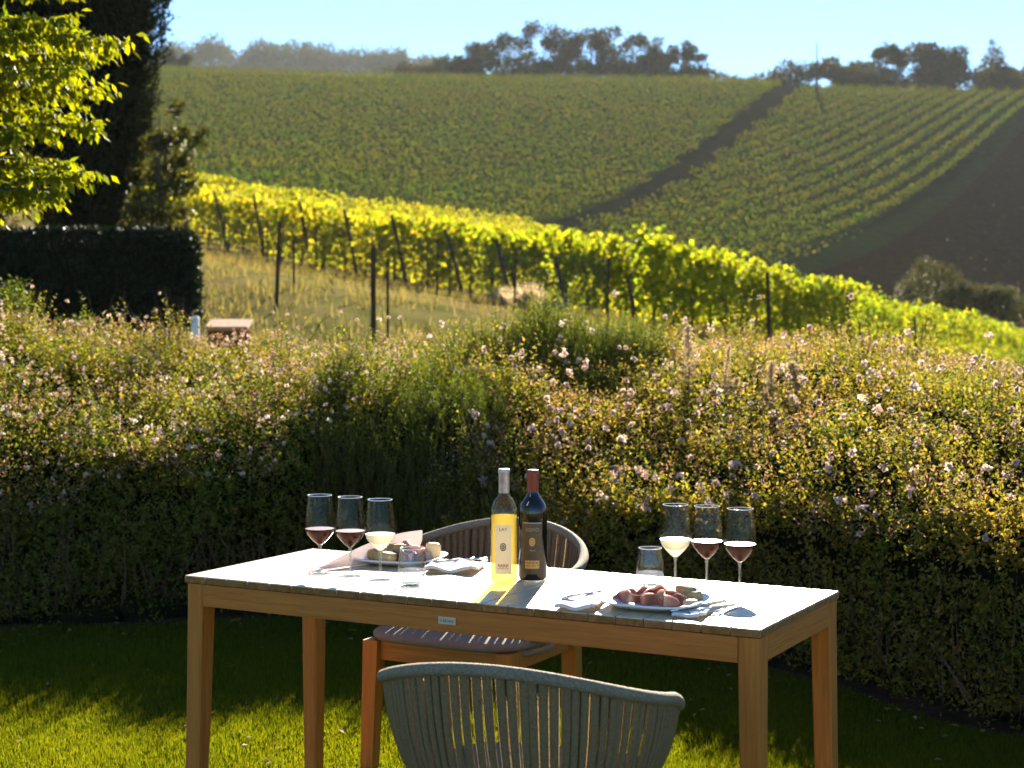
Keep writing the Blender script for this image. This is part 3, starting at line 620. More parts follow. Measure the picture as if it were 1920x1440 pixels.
# ------------------------------------------------------------------ far hillside vineyard
m_far = leaf_mat('hill_vine_leaves', [(.021, .050, .011), (.036, .071, .012), (.053, .087, .013), (.084, .10, .014), (.10, .077, .017)], .45, (1.12, 1.12, .4), .7, .6, .09, 0)
VAZ = math.radians(25); vd = np.array([math.sin(VAZ), math.cos(VAZ)]); vn = np.array([vd[1], -vd[0]])
def lane_x(P): return L0[0] + (P[:, 1] - 130) * math.tan(ROW_AZ)
def edge(P): return P[:, 0] < B0[0] - 2 + (P[:, 1] - B0[1]) * (B1[0] - B0[0]) / (B1[1] - B0[1])
def hillrow(x0, lab, grp, cut, ymax):
    s = np.arange(0, 236, .062); n = len(s); s = s + U(-.05, .05, n)
    cl = .5 + .5 * np.sin(s * 2 * PI / 1.7 + U(0, 6) + 1.5 * np.sin(s * .7)); hz = U(0, 1, n)
    o_ = R.normal(0, .20, n); P = np.stack([x0 + vd[0] * s + vn[0] * o_, 130 + vd[1] * s + vn[1] * o_, 0 * s], 1)
    k = (np.abs(P[:, 0] / P[:, 1]) < .345) & (P[:, 1] < ymax) & (U(0, 1, n) < .22 + .78 * cl) & cut(P)
    P = P[k]; hz = hz[k]
    if len(P) < 40: return
    P[:, 2] = Z(P[:, 0], P[:, 1]) + .2 + hz * (.75 + .45 * cl[k])
    c = P[0].copy(); root = tag(empty('hill_vine_row', c), lab, 'vines', grp)
    sz = U(.24, .42, len(P)); leafobj('foliage', quads(P - c, unit(rdir(len(P)) + np.array([0, 0, -.3])), rdir(len(P)), sz, sz * .85), m_far, root)
for x0 in np.arange(-212, 2, 3.1):
    hillrow(x0, 'backlit vine row on the far hillside left of the dark track', 'hillside vine rows left of the track', lambda P: P[:, 0] < lane_x(P) - 1.5 - .005 * (P[:, 1] - 130), 331)
for x0 in np.arange(-36, 24, 3.1):
    hillrow(x0, 'backlit vine row on the far hillside between the track and the ploughed field', 'hillside vine rows right of the track', lambda P: (P[:, 0] > lane_x(P) + 1.5 + .005 * (P[:, 1] - 130)) & edge(P), 319)
# ------------------------------------------------------------------ ridge trees
m_rt = [leaf_mat('ridge_leaves_olive', [(.022, .036, .012), (.036, .052, .016), (.055, .065, .02)], .35, (1.2, 1.05, .5), .6, .3, .2, 0),
        leaf_mat('ridge_leaves_brown', [(.03, .036, .014), (.05, .052, .018), (.075, .06, .022)], .35, (1.2, 1.0, .5), .6, .3, .2, 0)]
def proto_blobs(kind, h, wd):
    b = []
    if kind == 'airy':
        for k in range(24):
            b.append((U(-.45, .45) * wd, U(-.4, .4) * wd, h * U(.25, .93), wd * U(.12, .21)))
        b.append((0, 0, h * .92, wd * .2))
    elif kind == 'cone':
        for k in range(9):
            f = k / 8; b.append((U(-.1, .1) * wd, U(-.1, .1) * wd, h * (.15 + .8 * f), wd * (.5 * (1 - f) + .07)))
    else:
        for k in range(16):
            a = U(0, 6.28); r = wd * .38 * U(0, 1) ** .5; b.append((r * math.cos(a), r * math.sin(a), h * U(.05, .90), wd * U(.16, .27)))
    return b
def ridge(px, ytop, wpx, kind, D, lab, grp, mi=0, nl=1500):
    wpx = wpx * 1.22
    u = (px - 960) / 3000; x = u * D; z0 = Zf(x, D); top = W(px, ytop, D).z; h = max(1.5, top - z0); wd = wpx * D / 3000
    blobtree('ridge_bush' if kind == 'bush' else 'ridge_tree', lab, x, D, z0, h, proto_blobs(kind, h, wd), nl, .0017 * D, m_rt[mi], .012 * h if kind != 'bush' else 0, 'bush' if kind == 'bush' else 'tree', grp, .35, wd=.8)
RT = [(335, 90, 44, 'round', 371, 'dark round tree on the ridge just right of the cypress'),
 (768, 106, 60, 'round', 373, 'low tree at the left foot of the central ridge trees'), (842, 84, 80, 'round', 371, 'leftmost full tree of the central ridge group'), (895, 74, 78, 'round', 372, 'second tree from the left in the central ridge group'),
 (950, 62, 74, 'airy', 371, 'tree left of the tallest one on the ridge'), (1004, 38, 86, 'airy', 373, 'tallest tree of the central ridge group'), (1062, 54, 80, 'airy', 372, 'airy tree with gaps of sky just right of the tallest ridge tree'),
 (1108, 50, 74, 'airy', 371, 'airy ridge tree in the middle of the gappy ones'), (1152, 46, 70, 'airy', 373, 'tall thin-crowned ridge tree, second highest'), (1200, 66, 74, 'airy', 372, 'sparse ridge tree left of the rounded one'),
 (1232, 68, 64, 'round', 371, 'rounded tree near the right end of the central ridge group'), (1286, 74, 56, 'airy', 372, 'slim gappy tree standing apart at the right end of the central group'),
 (1575, 108, 62, 'round', 362, 'low dark tree beside the utility pole'), (1622, 108, 70, 'round', 363, 'dark rounded tree left of the thin pointed tree on the right ridge'), (1668, 82, 56, 'airy', 362, 'thin pointed tree in the right ridge group'),
 (1722, 76, 88, 'round', 364, 'broad rounded tree in the middle of the right ridge group'), (1782, 84, 84, 'round', 363, 'large dark tree left of the conical one'), (1856, 72, 86, 'cone', 362, 'conical tree at the right of the ridge'), (1902, 112, 60, 'round', 363, 'low tree at the right frame edge on the ridge'), (1960, 100, 80, 'round', 364, 'ridge tree cut off by the right frame edge')]
for k, (px, yt, wp, kd, D, lab) in enumerate(RT): ridge(px, yt, wp, kd, D, lab, 'trees along the ridge', k % 2, 6500 if kd != 'airy' else 3400)
BU = [(740, 134), (790, 128), (830, 116), (872, 120), (915, 116), (960, 112), (1010, 116), (1060, 118), (1105, 116), (1150, 116), (1195, 108), (1240, 112), (1285, 128), (1320, 146), (1375, 149), (1405, 147), (1430, 150), (1470, 126), (1500, 128), (1530, 122), (1560, 130), (1600, 128), (1650, 130), (1705, 132), (1760, 134), (1815, 138), (1870, 140), (1915, 142)]
for k, (px, yt) in enumerate(BU): ridge(px, yt - (6 if 930 < px < 1300 else 10), 66, 'bush', 362 if px < 1450 else 350, f'dark bush in the ridge undergrowth, {ordw[k % 24] if k < 24 else ("twenty-fifth", "twenty-sixth", "twenty-seventh", "twenty-eighth")[k - 24]} from the left', 'bushes along the ridge', k % 2, 1900)
for k, px in enumerate(np.arange(300, 830, 24)):
    yt = np.interp(px, [300, 350, 400, 450, 500, 560, 620, 680, 740, 800, 840], [95, 86, 74, 88, 84, 82, 90, 92, 104, 104, 118]) + U(-5, 6)
    ridge(px + U(-6, 6), yt, 74, 'round', 900 + U(-30, 30), 'hazy blue-grey tree of the farthest wooded ridge', 'trees of the farthest ridge', 0, 2000)
for k, (px, py, rx, h, lab) in enumerate(((1740, 505, 2.3, 3.6, 'olive bush behind the near vines below the ploughed field, the taller one'), (1810, 535, 2.0, 2.6, 'low olive bush right of the taller one below the ploughed field'), (1872, 552, 1.6, 2.0, 'smallest olive bush at the right below the ploughed field'))):
    D = 98; t = W(px, py, D); bush('field_bush', lab, t.x, D, rx, 1.6, h, 700, .17, m_oliv, 'bush', 'bushes below the ploughed field', t.z - h)
# utility pole
b = W(1531, 182, 300); zz = Zf(b.x, 300); up = tag(empty('utility_pole', (b.x, 300, zz)), 'thin dark utility pole standing on the ridge by the track', 'pole')
MB().tube([(0, 0, -.3), (0, 0, 6.2)], [.32, .24], 8).build('shaft', m_post, up); MB().tube([(0, 0, 6.2), (0, 0, 10.2)], [.13, .09], 6).build('mast', m_wire, up); MB().box((0, 0, 5.8), (1.2, .1, .12), .01).build('crossarm', m_post, up)

# ------------------------------------------------------------------ table
TH = -.4952; TL, TW, TT = 1.695, .612, .75
ca, sa = math.cos(TH), math.sin(TH); T0 = Vector((-.9187, 4.4648, 0))
tc = T0 + Vector((ca, sa, 0)) * TL / 2 + Vector((-sa, ca, 0)) * TW / 2
tab = tag(empty('dining_table', tc, TH), 'long teak table with pale slatted top laid for wine tasting', 'table')
m_top = wood('teak_weathered', 1, (.46, .34, .20), (.62, .48, .31), .34, .12, 1.0)
m_tx = wood('teak_rail', 0, (.36, .108, .011), (.54, .19, .024), .55)
m_ty = wood('teak_side', 1, (.36, .108, .011), (.54, .19, .024), .55)
m_tz = wood('teak_leg', 2, (.36, .108, .011), (.54, .19, .024), .55)
mb = MB(); npk = 23; pw = TL / npk
for i in range(npk):
    x = -TL / 2 + (i + .5) * pw; mb.box((x, 0, TT - .010), (pw - .0035, TW, .020), .0016)
mb.build('tabletop', m_top, tab)
mb = MB()
for i in range(npk):
    x = -TL / 2 + (i + .5) * pw
    for s in (-1, 1): mb.box((x, s * (TW / 2 + .0008), TT - .0112), (pw - .0045, .0022, .0165), .0004)
for s in (-1, 1): mb.box((s * (TL / 2 - .0008), 0, TT - .0112), (.0022, TW - .006, .0165), .0004)
mb.build('plank_edges', noisy('teak_end_grain', [(.3, (.17, .075, .02)), (.7, (.34, .165, .05))], 60, rough=.7, spec=.1, island=.15), tab)
AH = .062; az = TT - .0225 - AH / 2; lx_, ly_ = .054, .062; ins = .004
hx, hy = TL / 2 - ins, TW / 2 - ins
MB().box((0, -hy + .014, az), (2 * hx - 2 * lx_ - .001, .024, AH), .003).build('apron', m_tx, tab)
MB().box((0, hy - .014, az), (2 * hx - 2 * lx_ - .001, .024, AH), .003).build('apron', m_tx, tab)
for s in (-1, 1): MB().box((s * (hx - .014), 0, az), (.024, 2 * hy - 2 * ly_ - .001, AH), .003).build('apron', m_ty, tab)
for sx in (-1, 1):
    for sy in (-1, 1):
        def sec(z, wx, wy, ox=0):
            x0, y0 = sx * (hx + ox), sy * (hy + ox); x1, y1 = x0 - sx * wx, y0 - sy * wy
            xs, ys_ = sorted((x0, x1)), sorted((y0, y1)); c = .005
            (xa, xb), (ya, yb2) = xs, ys_
            return [(xa + c, ya, z), (xb - c, ya, z), (xb, ya + c, z), (xb, yb2 - c, z), (xb - c, yb2, z), (xa + c, yb2, z), (xa, yb2 - c, z), (xa, ya + c, z)]
        zs = [(TT - .0225, lx_, ly_, 0), (TT - .0225 - AH - .004, lx_, ly_, 0), (.35, .050, .056, .004), (0.0, .043, .047, .010)]
        V = []; F = []
        for q in zs: V += sec(*q)
        for i in range(3):
            for k in range(8): F.append((i * 8 + k, (i + 1) * 8 + k, (i + 1) * 8 + (k + 1) % 8, i * 8 + (k + 1) % 8))
        F += [tuple(range(8)), tuple(range(31, 23, -1))]
        MB().add(V, F).build('leg', m_tz, tab)
pl_x = -TL / 2 + TL * .5
def tl(px, py, z=TT):                   # photo position -> table coordinates
    p = TP(px, py, z) - tc; return Vector((p.x * ca + p.y * sa, -p.x * sa + p.y * ca, z))
q = ray(838, 1157); nrm = Vector((sa, -ca, 0)); fp = T0 + nrm * -.004; k = (fp.dot(nrm)) / (q[0] * nrm.x + q[1] * nrm.y)
hitx = (Vector((q[0] * k, q[1] * k, 0)) - tc); hitx = hitx.x * ca + hitx.y * sa
npl = MB().box((hitx, -hy + .0005, az - .001), (.052, .003, .020), .001).build('nameplate', plain('brushed_steel', (.55, .5, .43), .35, .8), tab)
mb = MB()
for k_ in range(6): mb.box((hitx - .017 + k_ * .0066 + (k_ % 2) * .001, -hy - .0015, az - .001), (.0038, .001, .004 + .002 * (k_ % 3)))
mb.build('engraving', plain('engraved', (.28, .24, .2), .6), npl)

def at_table(name, px, py, lab, cat, grp=None, rz=0, z=TT):
    p = TP(px, py, z); return tag(empty(name, (p.x, p.y, z + .0006), rz), lab, cat, grp)
m_glass = thin_glass('clear_glass', (.985, .985, .98), .9, .018); m_rim = plain('glass_rim', (.85, .87, .86), .08, 0, .9)
m_stemg = thin_glass('stem_glass', (.9, .92, .9), .8, .16)
m_red = liquid('red_wine', (.25, .01, .015), (.10, .004, .006), .10, .35)
m_white = liquid('white_wine', (.98, .97, .86), (.98, .97, .84), .35, .7)
m_water = liquid('water', (.90, .93, .97), (.75, .80, .86), .7, .5)
m_surf_r = plain('red_wine_surface', (.12, .01, .015), .3, 0, 1.0); m_surf_w = plain('white_wine_surface', (.75, .72, .6), .3, 0, 1.0)
BOWL = [(.006, .082), (.014, .088), (.026, .100), (.037, .114), (.0425, .127), (.0422, .136), (.0405, .155), (.0375, .185), (.0335, .222)]
def bowl_r(z): return float(np.interp(z, [b[1] for b in BOWL], [b[0] for b in BOWL]))
def ring(mb, r, z, t=.0011, n=40):
    mb.tube([(r * math.cos(2 * PI * k / n), r * math.sin(2 * PI * k / n), z) for k in range(n + 1)], t, 6, False)
def wine_glass(px, py, wine, lab, lv=.128):
    g = at_table('wine_glass', px, py, lab, 'wine glass', 'wine glasses on the table')
    MB().lathe([(0, .0015), (.034, .0015), (.0345, .0025), (.030, .004), (.012, .006), (.0055, .010), (.0040, .02), (.0036, .05), (.0042, .070), (.0060, .082)], 32).build('stem', m_stemg, g, True)
    MB().lathe(BOWL, 40).build('bowl', m_glass, g, True)
    mb = MB(); ring(mb, .0335, .222); mb.build('rim', m_rim, g, True)
    pr = [(r - .0012, z) for r, z in BOWL if z < lv]; pr = [(0, .0845)] + pr + [(bowl_r(lv) - .0012, lv), (0, lv + .0002)]
    wb = MB().lathe(pr[:-1], 40).build('wine', wine, g, True)
    MB().lathe([(bowl_r(lv) - .0014, lv), (0, lv + .0002)], 40).build('wine_surface', m_surf_r if wine is m_red else m_surf_w, wb)
wine_glass(600, 1076, m_red, 'wine glass with red wine, leftmost of all, near the left table end')
wine_glass(657, 1081, m_red, 'wine glass with red wine between another red and the white at the left setting')
wine_glass(713, 1088, m_white, 'wine glass with white wine in front of the left plate')
wine_glass(1266, 1102, m_white, 'wine glass with white wine behind the ham plate, right of the water tumbler', .130)
wine_glass(1325, 1106, m_red, 'wine glass with red wine between the white and another red at the right setting', .130)
wine_glass(1387, 1113, m_red, 'wine glass with red wine, rightmost of all, near the right table end', .130)
m_tum = thin_glass('tumbler_glass', (.76, .78, .81), .9, .08)
TUM = [(.026, .003), (.031, .008), (.0365, .026), (.038, .042), (.0362, .062), (.033, .084), (.0305, .100)]
def tumbler(px, py, lab, lv):
    g = at_table('water_tumbler', px, py, lab, 'water glass', 'stemless water glasses')
    MB().lathe([(0, .003)] + TUM, 40).build('body', m_tum, g, True)
    MB().lathe([(0, .0005), (.024, .0005), (.027, .003), (.028, .006), (0, .007)], 32).build('base', m_stemg, g, True)
    mb = MB(); ring(mb, .0305, .100, .0013); mb.build('rim', m_rim, g, True)
    rr_ = lambda z: float(np.interp(z, [b[1] for b in TUM], [b[0] for b in TUM]))
    MB().lathe([(0, .0075), (.026, .0075)] + [(r - .0015, z) for r, z in TUM if .009 < z < lv] + [(rr_(lv) - .0015, lv), (0, lv)], 40).build('water', m_water, g, True)
tumbler(772, 1098, 'stemless glass half full of water at the left setting', .043)
tumbler(1219, 1097, 'stemless glass of water behind the ham at the right setting', .034)

# ---- bottles
def curved_text(txt, size, mat, par, r, zc, a0=-PI / 2, squeeze=1.0):
    cu = bpy.data.curves.new('lettering', 'FONT'); cu.body = txt; cu.size = size; cu.align_x = 'CENTER'; cu.align_y = 'CENTER'
    t = bpy.data.objects.new('lettering', cu); me = t.to_mesh(); V = [v.co.copy() for v in me.vertices]; F = [tuple(p.vertices) for p in me.polygons]; t.to_mesh_clear()
    bpy.data.objects.remove(t); bpy.data.curves.remove(cu)
    return MB().add([(r * math.cos(a0 + v.x * squeeze / r), r * math.sin(a0 + v.x * squeeze / r), zc + v.y) for v in V], F).build('lettering', mat, par)
def label_patch(name, r, z0, z1, half, mat, par, a0=-PI / 2):
    return MB().lathe([(r, z0), (r, z1)], 24, (0, 0, 0), a0 - half, a0 + half).build(name, mat, par, True)
def disc(name, rx, rz_, zc, r, mat, par, a0=-PI / 2, hole=0):
    V = []; F = []; n = 28
    for k in range(n):
        a = 2 * PI * k / n
        for s in (hole, 1): V.append((r * math.cos(a0 + rx * s * math.cos(a) / r), r * math.sin(a0 + rx * s * math.cos(a) / r), zc + rz_ * s * math.sin(a)))
    for k in range(n): F.append((2 * k, 2 * k + 1, (2 * k + 3) % (2 * n), (2 * k + 2) % (2 * n)))
    return MB().add(V, F).build(name, mat, par)
A0 = -PI / 2 - .06
bw = at_table('wine_bottle', 945, 1095, 'clear wine bottle of golden white wine with pale label and silver capsule', 'wine bottle')
PW = [(0, .004), (.028, .002), (.0355, .003), (.0375, .008), (.0375, .192), (.0362, .205), (.0315, .219), (.0235, .231), (.0165, .240), (.0143, .247), (.0140, .262)]
MB().lathe(PW, 48).build('glass_body', thin_glass('bottle_glass', (.93, .86, .50), .8, .05), bw, True)
m_gw = liquid('golden_wine', (.97, .91, .62), (.80, .70, .42), .5, .5)
MB().lathe([(0, .010)] + [(r - .003, z) for r, z in PW if .007 < z < .185] + [(.0345, .186), (0, .186)], 48).build('wine', m_gw, bw, True)
MB().lathe([(.0143, .247), (.0148, .25), (.0148, .300), (.0162, .303), (.0162, .310), (.015, .312), (0, .312)], 32).build('capsule', noisy('silver_foil', [(.4, (.40, .37, .36)), (.6, (.55, .51, .50))], 60, rough=.38, metallic=.6), bw, True)
lw = label_patch('label', .0380, .032, .165, .62, plain('label_paper_pale', (.72, .65, .56), .6, trans=.25, tcol=(.8, .74, .66)), bw, A0)
m_ink = plain('label_ink', (.07, .055, .05), .7); m_inkr = plain('label_ink_red', (.45, .09, .07), .7)
curved_text('LAY', .013, m_ink, lw, .0383, .152, A0)
disc('emblem', .0085, .0110, .105, .0383, m_ink, lw, A0, .72); disc('emblem', .0045, .0058, .105, .0384, m_ink, lw, A0, .35)
mb = MB()
for k in range(7):
    a = A0 + (-.33 + k * .11); mb.lathe([(.0383, .052 - .003 * (k % 2)), (.0383, .0585)], 2, (0, 0, 0), a - .03, a + .03)
mb.build('small_print', m_inkr, lw)
mb = MB()
for k in range(10):
    a = A0 + (-.36 + k * .08); mb.lathe([(.0383, .046), (.0383, .0475)], 2, (0, 0, 0), a - .025, a + .025)
mb.build('small_print', m_ink, lw)
br_ = at_table('wine_bottle', 999, 1087, 'dark bottle of red wine with brown label, gold seal and red capsule', 'wine bottle')
PR = [(0, .004), (.030, .002), (.0370, .003), (.0390, .008), (.0392, .185), (.0385, .197), (.0350, .210), (.0265, .222), (.0190, .232), (.0158, .242), (.0150, .262)]
MB().lathe(PR, 48).build('glass_body', plain('dark_bottle_glass', (.006, .006, .008), .07, 0, .6), br_, True)
MB().lathe([(.0154, .240), (.0158, .243), (.0152, .288), (.0165, .291), (.0165, .300), (.015, .303), (0, .303)], 32).build('capsule', plain('oxblood_capsule', (.20, .035, .025), .4), br_, True)
lr = label_patch('label', .0396, .020, .162, .74, noisy('label_paper_brown', [(.4, (.085, .060, .034)), (.6, (.115, .083, .048))], 40, rough=.6), br_, A0)
m_gold = plain('label_gold', (.62, .36, .10), .4); m_pale = plain('label_pale_ink', (.34, .28, .19), .6); m_edge = plain('label_edge', (.42, .38, .30), .5)
label_patch('label_edge', .0399, .1595, .1620, .70, m_edge, lr, A0)
curved_text('SIGNO', .0135, m_pale, lr, .0400, .142, A0, .92)
disc('seal', .0085, .0118, .109, .0400, m_gold, lr, A0); disc('seal_ring', .0062, .0088, .109, .0402, plain('label_gold_dark', (.36, .18, .05), .5), lr, A0, .75)
curved_text('8', .009, plain('seal_figure', (.40, .21, .06), .5), lr, .0403, .109, A0)
mb = MB()
for k in range(4): mb.lathe([(.0400, .084), (.0400, .087)], 2, (0, 0, 0), A0 - .17 + k * .1, A0 - .11 + k * .1)
mb.build('small_print', m_pale, lr)
gb = label_patch('gold_band', .0400, .036, .058, .50, m_gold, lr, A0)
mb = MB()
for k in range(9):
    a = A0 - .40 + k * .1; mb.lathe([(.0403, .050 - .001 * (k % 3)), (.0403, .0545)], 2, (0, 0, 0), a - .03, a + .022)
    if k % 4 != 3: mb.lathe([(.0403, .0415), (.0403, .0460 - .001 * (k % 2))], 2, (0, 0, 0), a - .028, a + .03)
mb.build('small_print', plain('band_print', (.22, .10, .03), .6), gb)

# ---- plates, food, napkins, cutlery
m_pl = plain('white_porcelain', (.78, .78, .78), .25, 0, .5)
def plate(px, py, lab, rz, s=.125):
    g = at_table('plate', px, py, lab, 'plate', 'white square plates', rz)
    def P(u, v):
        a = u * 2 * PI; e = .62; c_, s_ = math.cos(a), math.sin(a)
        k = (abs(c_) ** 3.6 + abs(s_) ** 3.6) ** (-1 / 3.6)
        r = [0, .62, .70, .80, 1.0][int(round(v * 4))] * s; z = [.004, .004, .006, .012, .020][int(round(v * 4))]
        return (r * k * c_, r * k * s_, z)
    b = MB().grid(P, 48, 4).build('plate_body', m_pl, g, True, .004)
    return g
m_ham = noisy('cured_ham', [(.3, (.22, .07, .04)), (.5, (.34, .14, .085)), (.65, (.55, .36, .25)), (.8, (.28, .09, .05))], 14, (1, 1, 1), .45, .2, 30, .4)
m_ham_t = plain('ham_fat', (.70, .52, .44), .4, 0, .4, .35, (.8, .45, .35))
m_fat = plain('ham_fat_edge', (.62, .44, .34), .4, 0, .4, .4, (.8, .45, .3))
m_bread = noisy('bread_crust', [(.3, (.38, .19, .06)), (.6, (.60, .38, .16)), (.8, (.72, .56, .34))], 25, rough=.8, bump=.5)
m_cheese = plain('cheese', (.78, .64, .38), .5, 0, .4, .3)
def fold(rng, w_, h_, ph):              # a ruffled slice of ham standing in folds
    def P(u, v):
        x = (u - .5) * w_; y = .015 * math.sin(u * 10 + ph) * (1 - .3 * v) + .007 * math.sin(u * 21 + ph * 2) * (.4 + v)
        z = v * h_ * (.80 + .14 * math.sin(u * 7 + ph) + .08 * math.sin(u * 19 + ph)) * (1 - (2 * u - 1) ** 4 * .5)
        return (x, y + (v - .5) * .02 * math.sin(ph), z)
    return MB().grid(P, 26, 8)
def food(root, lab, spec):
    for k, (nm, x, y, w_, h_, a, mat) in enumerate(spec):
        if nm == 'slice':
            o = fold(R, w_ * .9, h_ * .72, k * 1.7).build('ham_slice', mat, root, True, .0025); o.data.materials.append(m_fat)
            for pi_, p_ in enumerate(o.data.polygons):
                if pi_ // 26 >= 7: p_.material_index = 1; o.location = (x, y, .006); o.rotation_euler = (-.25 + .1 * (k % 3), 0, a)
        else:
            bm = bmesh.new(); bmesh.ops.create_cube(bm, size=1); bmesh.ops.subdivide_edges(bm, edges=bm.edges[:], cuts=3, use_grid_fill=True)
            for v in bm.verts:
                d = v.co.normalized() * .62; v.co = v.co.lerp(d, .45); v.co *= 1 + .08 * math.sin(v.co.x * 9 + k) * math.cos(v.co.y * 8 + k * 2)
                v.co = Vector((v.co.x * w_, v.co.y * w_ * .7, v.co.z * h_))
            me = bpy.data.meshes.new(nm); bm.to_mesh(me); bm.free(); me.materials.append(mat)
            for p in me.polygons: p.use_smooth = True
            o = link(bpy.data.objects.new(nm, me), root); o.location = (x, y, .006 + h_ * .5); o.rotation_euler = (0, .1 * (k % 2), a)
p1 = plate(1228, 1137, 'white square plate of cured ham at the right setting', TH + .05)
f1 = tag(empty('ham_pile', (p1.location.x, p1.location.y, p1.location.z), TH + .05), 'folded slices of cured ham with bread on the right plate', 'ham')
food(f1, '', [('slice', -.055, -.02, .11, .050, .1, m_ham), ('slice', -.05, .015, .10, .060, .5, m_ham), ('slice', .02, -.03, .12, .058, -.2, m_ham), ('slice', .015, .01, .11, .066, .2, m_ham), ('slice', -.02, .04, .10, .055, -.3, m_ham_t), ('slice', .05, -.005, .08, .045, .6, m_ham),
               ('bread_piece', .085, .045, .045, .030, .3, m_bread), ('bread_piece', .06, .06, .05, .04, -.4, m_bread), ('cheese_piece', .095, -.005, .035, .018, .8, m_cheese)])
p2 = plate(752, 1055, 'white square plate of ham and bread at the left setting', TH + .15)
f2 = tag(empty('ham_pile', (p2.location.x, p2.location.y, p2.location.z), TH + .15), 'heap of ham and crusty bread on the left plate', 'ham')
food(f2, '', [('slice', .02, -.02, .11, .055, .1, m_ham), ('slice', .03, .02, .12, .068, -.2, m_ham), ('slice', .06, 0, .09, .058, .5, m_ham_t), ('slice', .0, .045, .12, .075, .2, m_ham_t), ('bread_piece', -.06, -.02, .075, .034, .4, m_bread), ('bread_piece', -.03, -.045, .06, .030, -.2, m_bread), ('bread_piece', -.02, .02, .06, .045, .9, m_bread), ('cheese_piece', .085, .04, .04, .05, .8, m_cheese)])
m_cloth = plain('white_linen', (.80, .79, .78), .8, 0, .1, .25, (.85, .75, .6))
m_tan = plain('backlit_fold_tan', (.62, .42, .22), .8, 0, .1, .3)  # tan stands in for sunlight coming through folded linen
m_steel = plain('cutlery_steel', (.55, .56, .58), .18, 1.0)
def napkin(px, py, lab, rz, wx, wy, wav=.004):
    g = at_table('napkin', px, py, lab, 'napkin', None, rz)
    def P(u, v): return ((u - .5) * wx, (v - .5) * wy, .004 + wav * (1 + math.sin(u * 9 + v * 4)) + .002 * math.sin(v * 15) + .004 * (u > .85))
    MB().grid(P, 20, 14).build('cloth', m_cloth, g, True, .006)
    MB().box((0, -wy * .5 + .004, .0035), (wx * .8, .006, .006), .002).build('fold_glow', m_tan, g); return g  # added front strip, its colour imitates a backlit fold
napkin(1092, 1134, 'folded linen napkin with its backlit fold painted tan, under the fork, left of the ham plate', TH + .25, .10, .20)
napkin(1300, 1152, 'pale napkin under the knives right of the ham plate', TH + .15, .075, .13, .002)
napkin(855, 1068, 'crumpled white napkin with tan front edge between left plate and bottles', TH + .3, .15, .17, .006)
def fork(px, py, lab, rz):
    g = at_table('fork', px, py, lab, 'fork', None, rz); mb = MB()
    mb.tube([(0, -.09, .016), (0, -.02, .019), (0, .04, .017), (0, .055, .017)], [.004, .003, .0028, .006], 6)
    for k in (-1, 0, 1): mb.tube([(k * .006, .055, .017), (k * .007, .08, .015), (k * .007, .10, .018)], [.0022, .0018, .001], 5)
    mb.build('fork_body', m_steel, g, True); return g
def knife(px, py, lab, rz):
    g = at_table('knife', px, py, lab, 'knife', 'knives on the right napkin', rz)
    MB().tube([(0, -.10, .012), (0, -.05, .013), (0, .0, .012)], [.0055, .006, .004], 8).build('handle', m_steel, g, True)
    MB().add([(-.002, 0, .009), (.002, 0, .009), (.002, .10, .009), (-.002, .11, .009), (-.002, 0, .020), (.002, 0, .020), (.002, .095, .018), (-.002, .11, .013)], [(0, 1, 2, 3), (7, 6, 5, 4), (0, 4, 5, 1), (1, 5, 6, 2), (2, 6, 7, 3), (3, 7, 4, 0)]).build('blade', m_steel, g); return g
fork(1098, 1126, 'steel fork lying on the linen napkin left of the ham plate', TH - .25)
fork(858, 1062, 'steel fork lying on the crumpled napkin left of the white wine bottle', TH - .5)
knife(1310, 1146, 'longer knife beside the ham plate at the right setting', TH - .35)
kn = knife(1336, 1150, 'shorter knife right of the longer one near the table edge', TH - .38); kn.scale = (.9, .8, .9)
# paper place sheet with a lifted page
mn = at_table('paper_menu', 668, 1058, 'sheet of pale paper with its rear page lifted behind the left wine glasses', 'menu', None, TH + .1)
b0 = TP(578, 1074, TT); b1 = TP(775, 1046, TT); dvec = b1 - b0
def P(u, v):
    base = b0 + dvec * u; h = (.004 + .072 * math.sin(min(u, 1) * PI * .55)) * v
    p = base + Vector((-sa, ca, 0)) * (.05 * v + .02 * math.sin(v * PI)) - mn.location; p.z = .002 + h
    c_, s_ = math.cos(-mn.rotation_euler.z), math.sin(-mn.rotation_euler.z); return (p.x * c_ - p.y * s_, p.x * s_ + p.y * c_, p.z)
MB().grid(P, 24, 10).build('page', plain('paper', (.80, .75, .72), .8, 0, .1, .4, (.85, .74, .68)), mn, True, .0015)

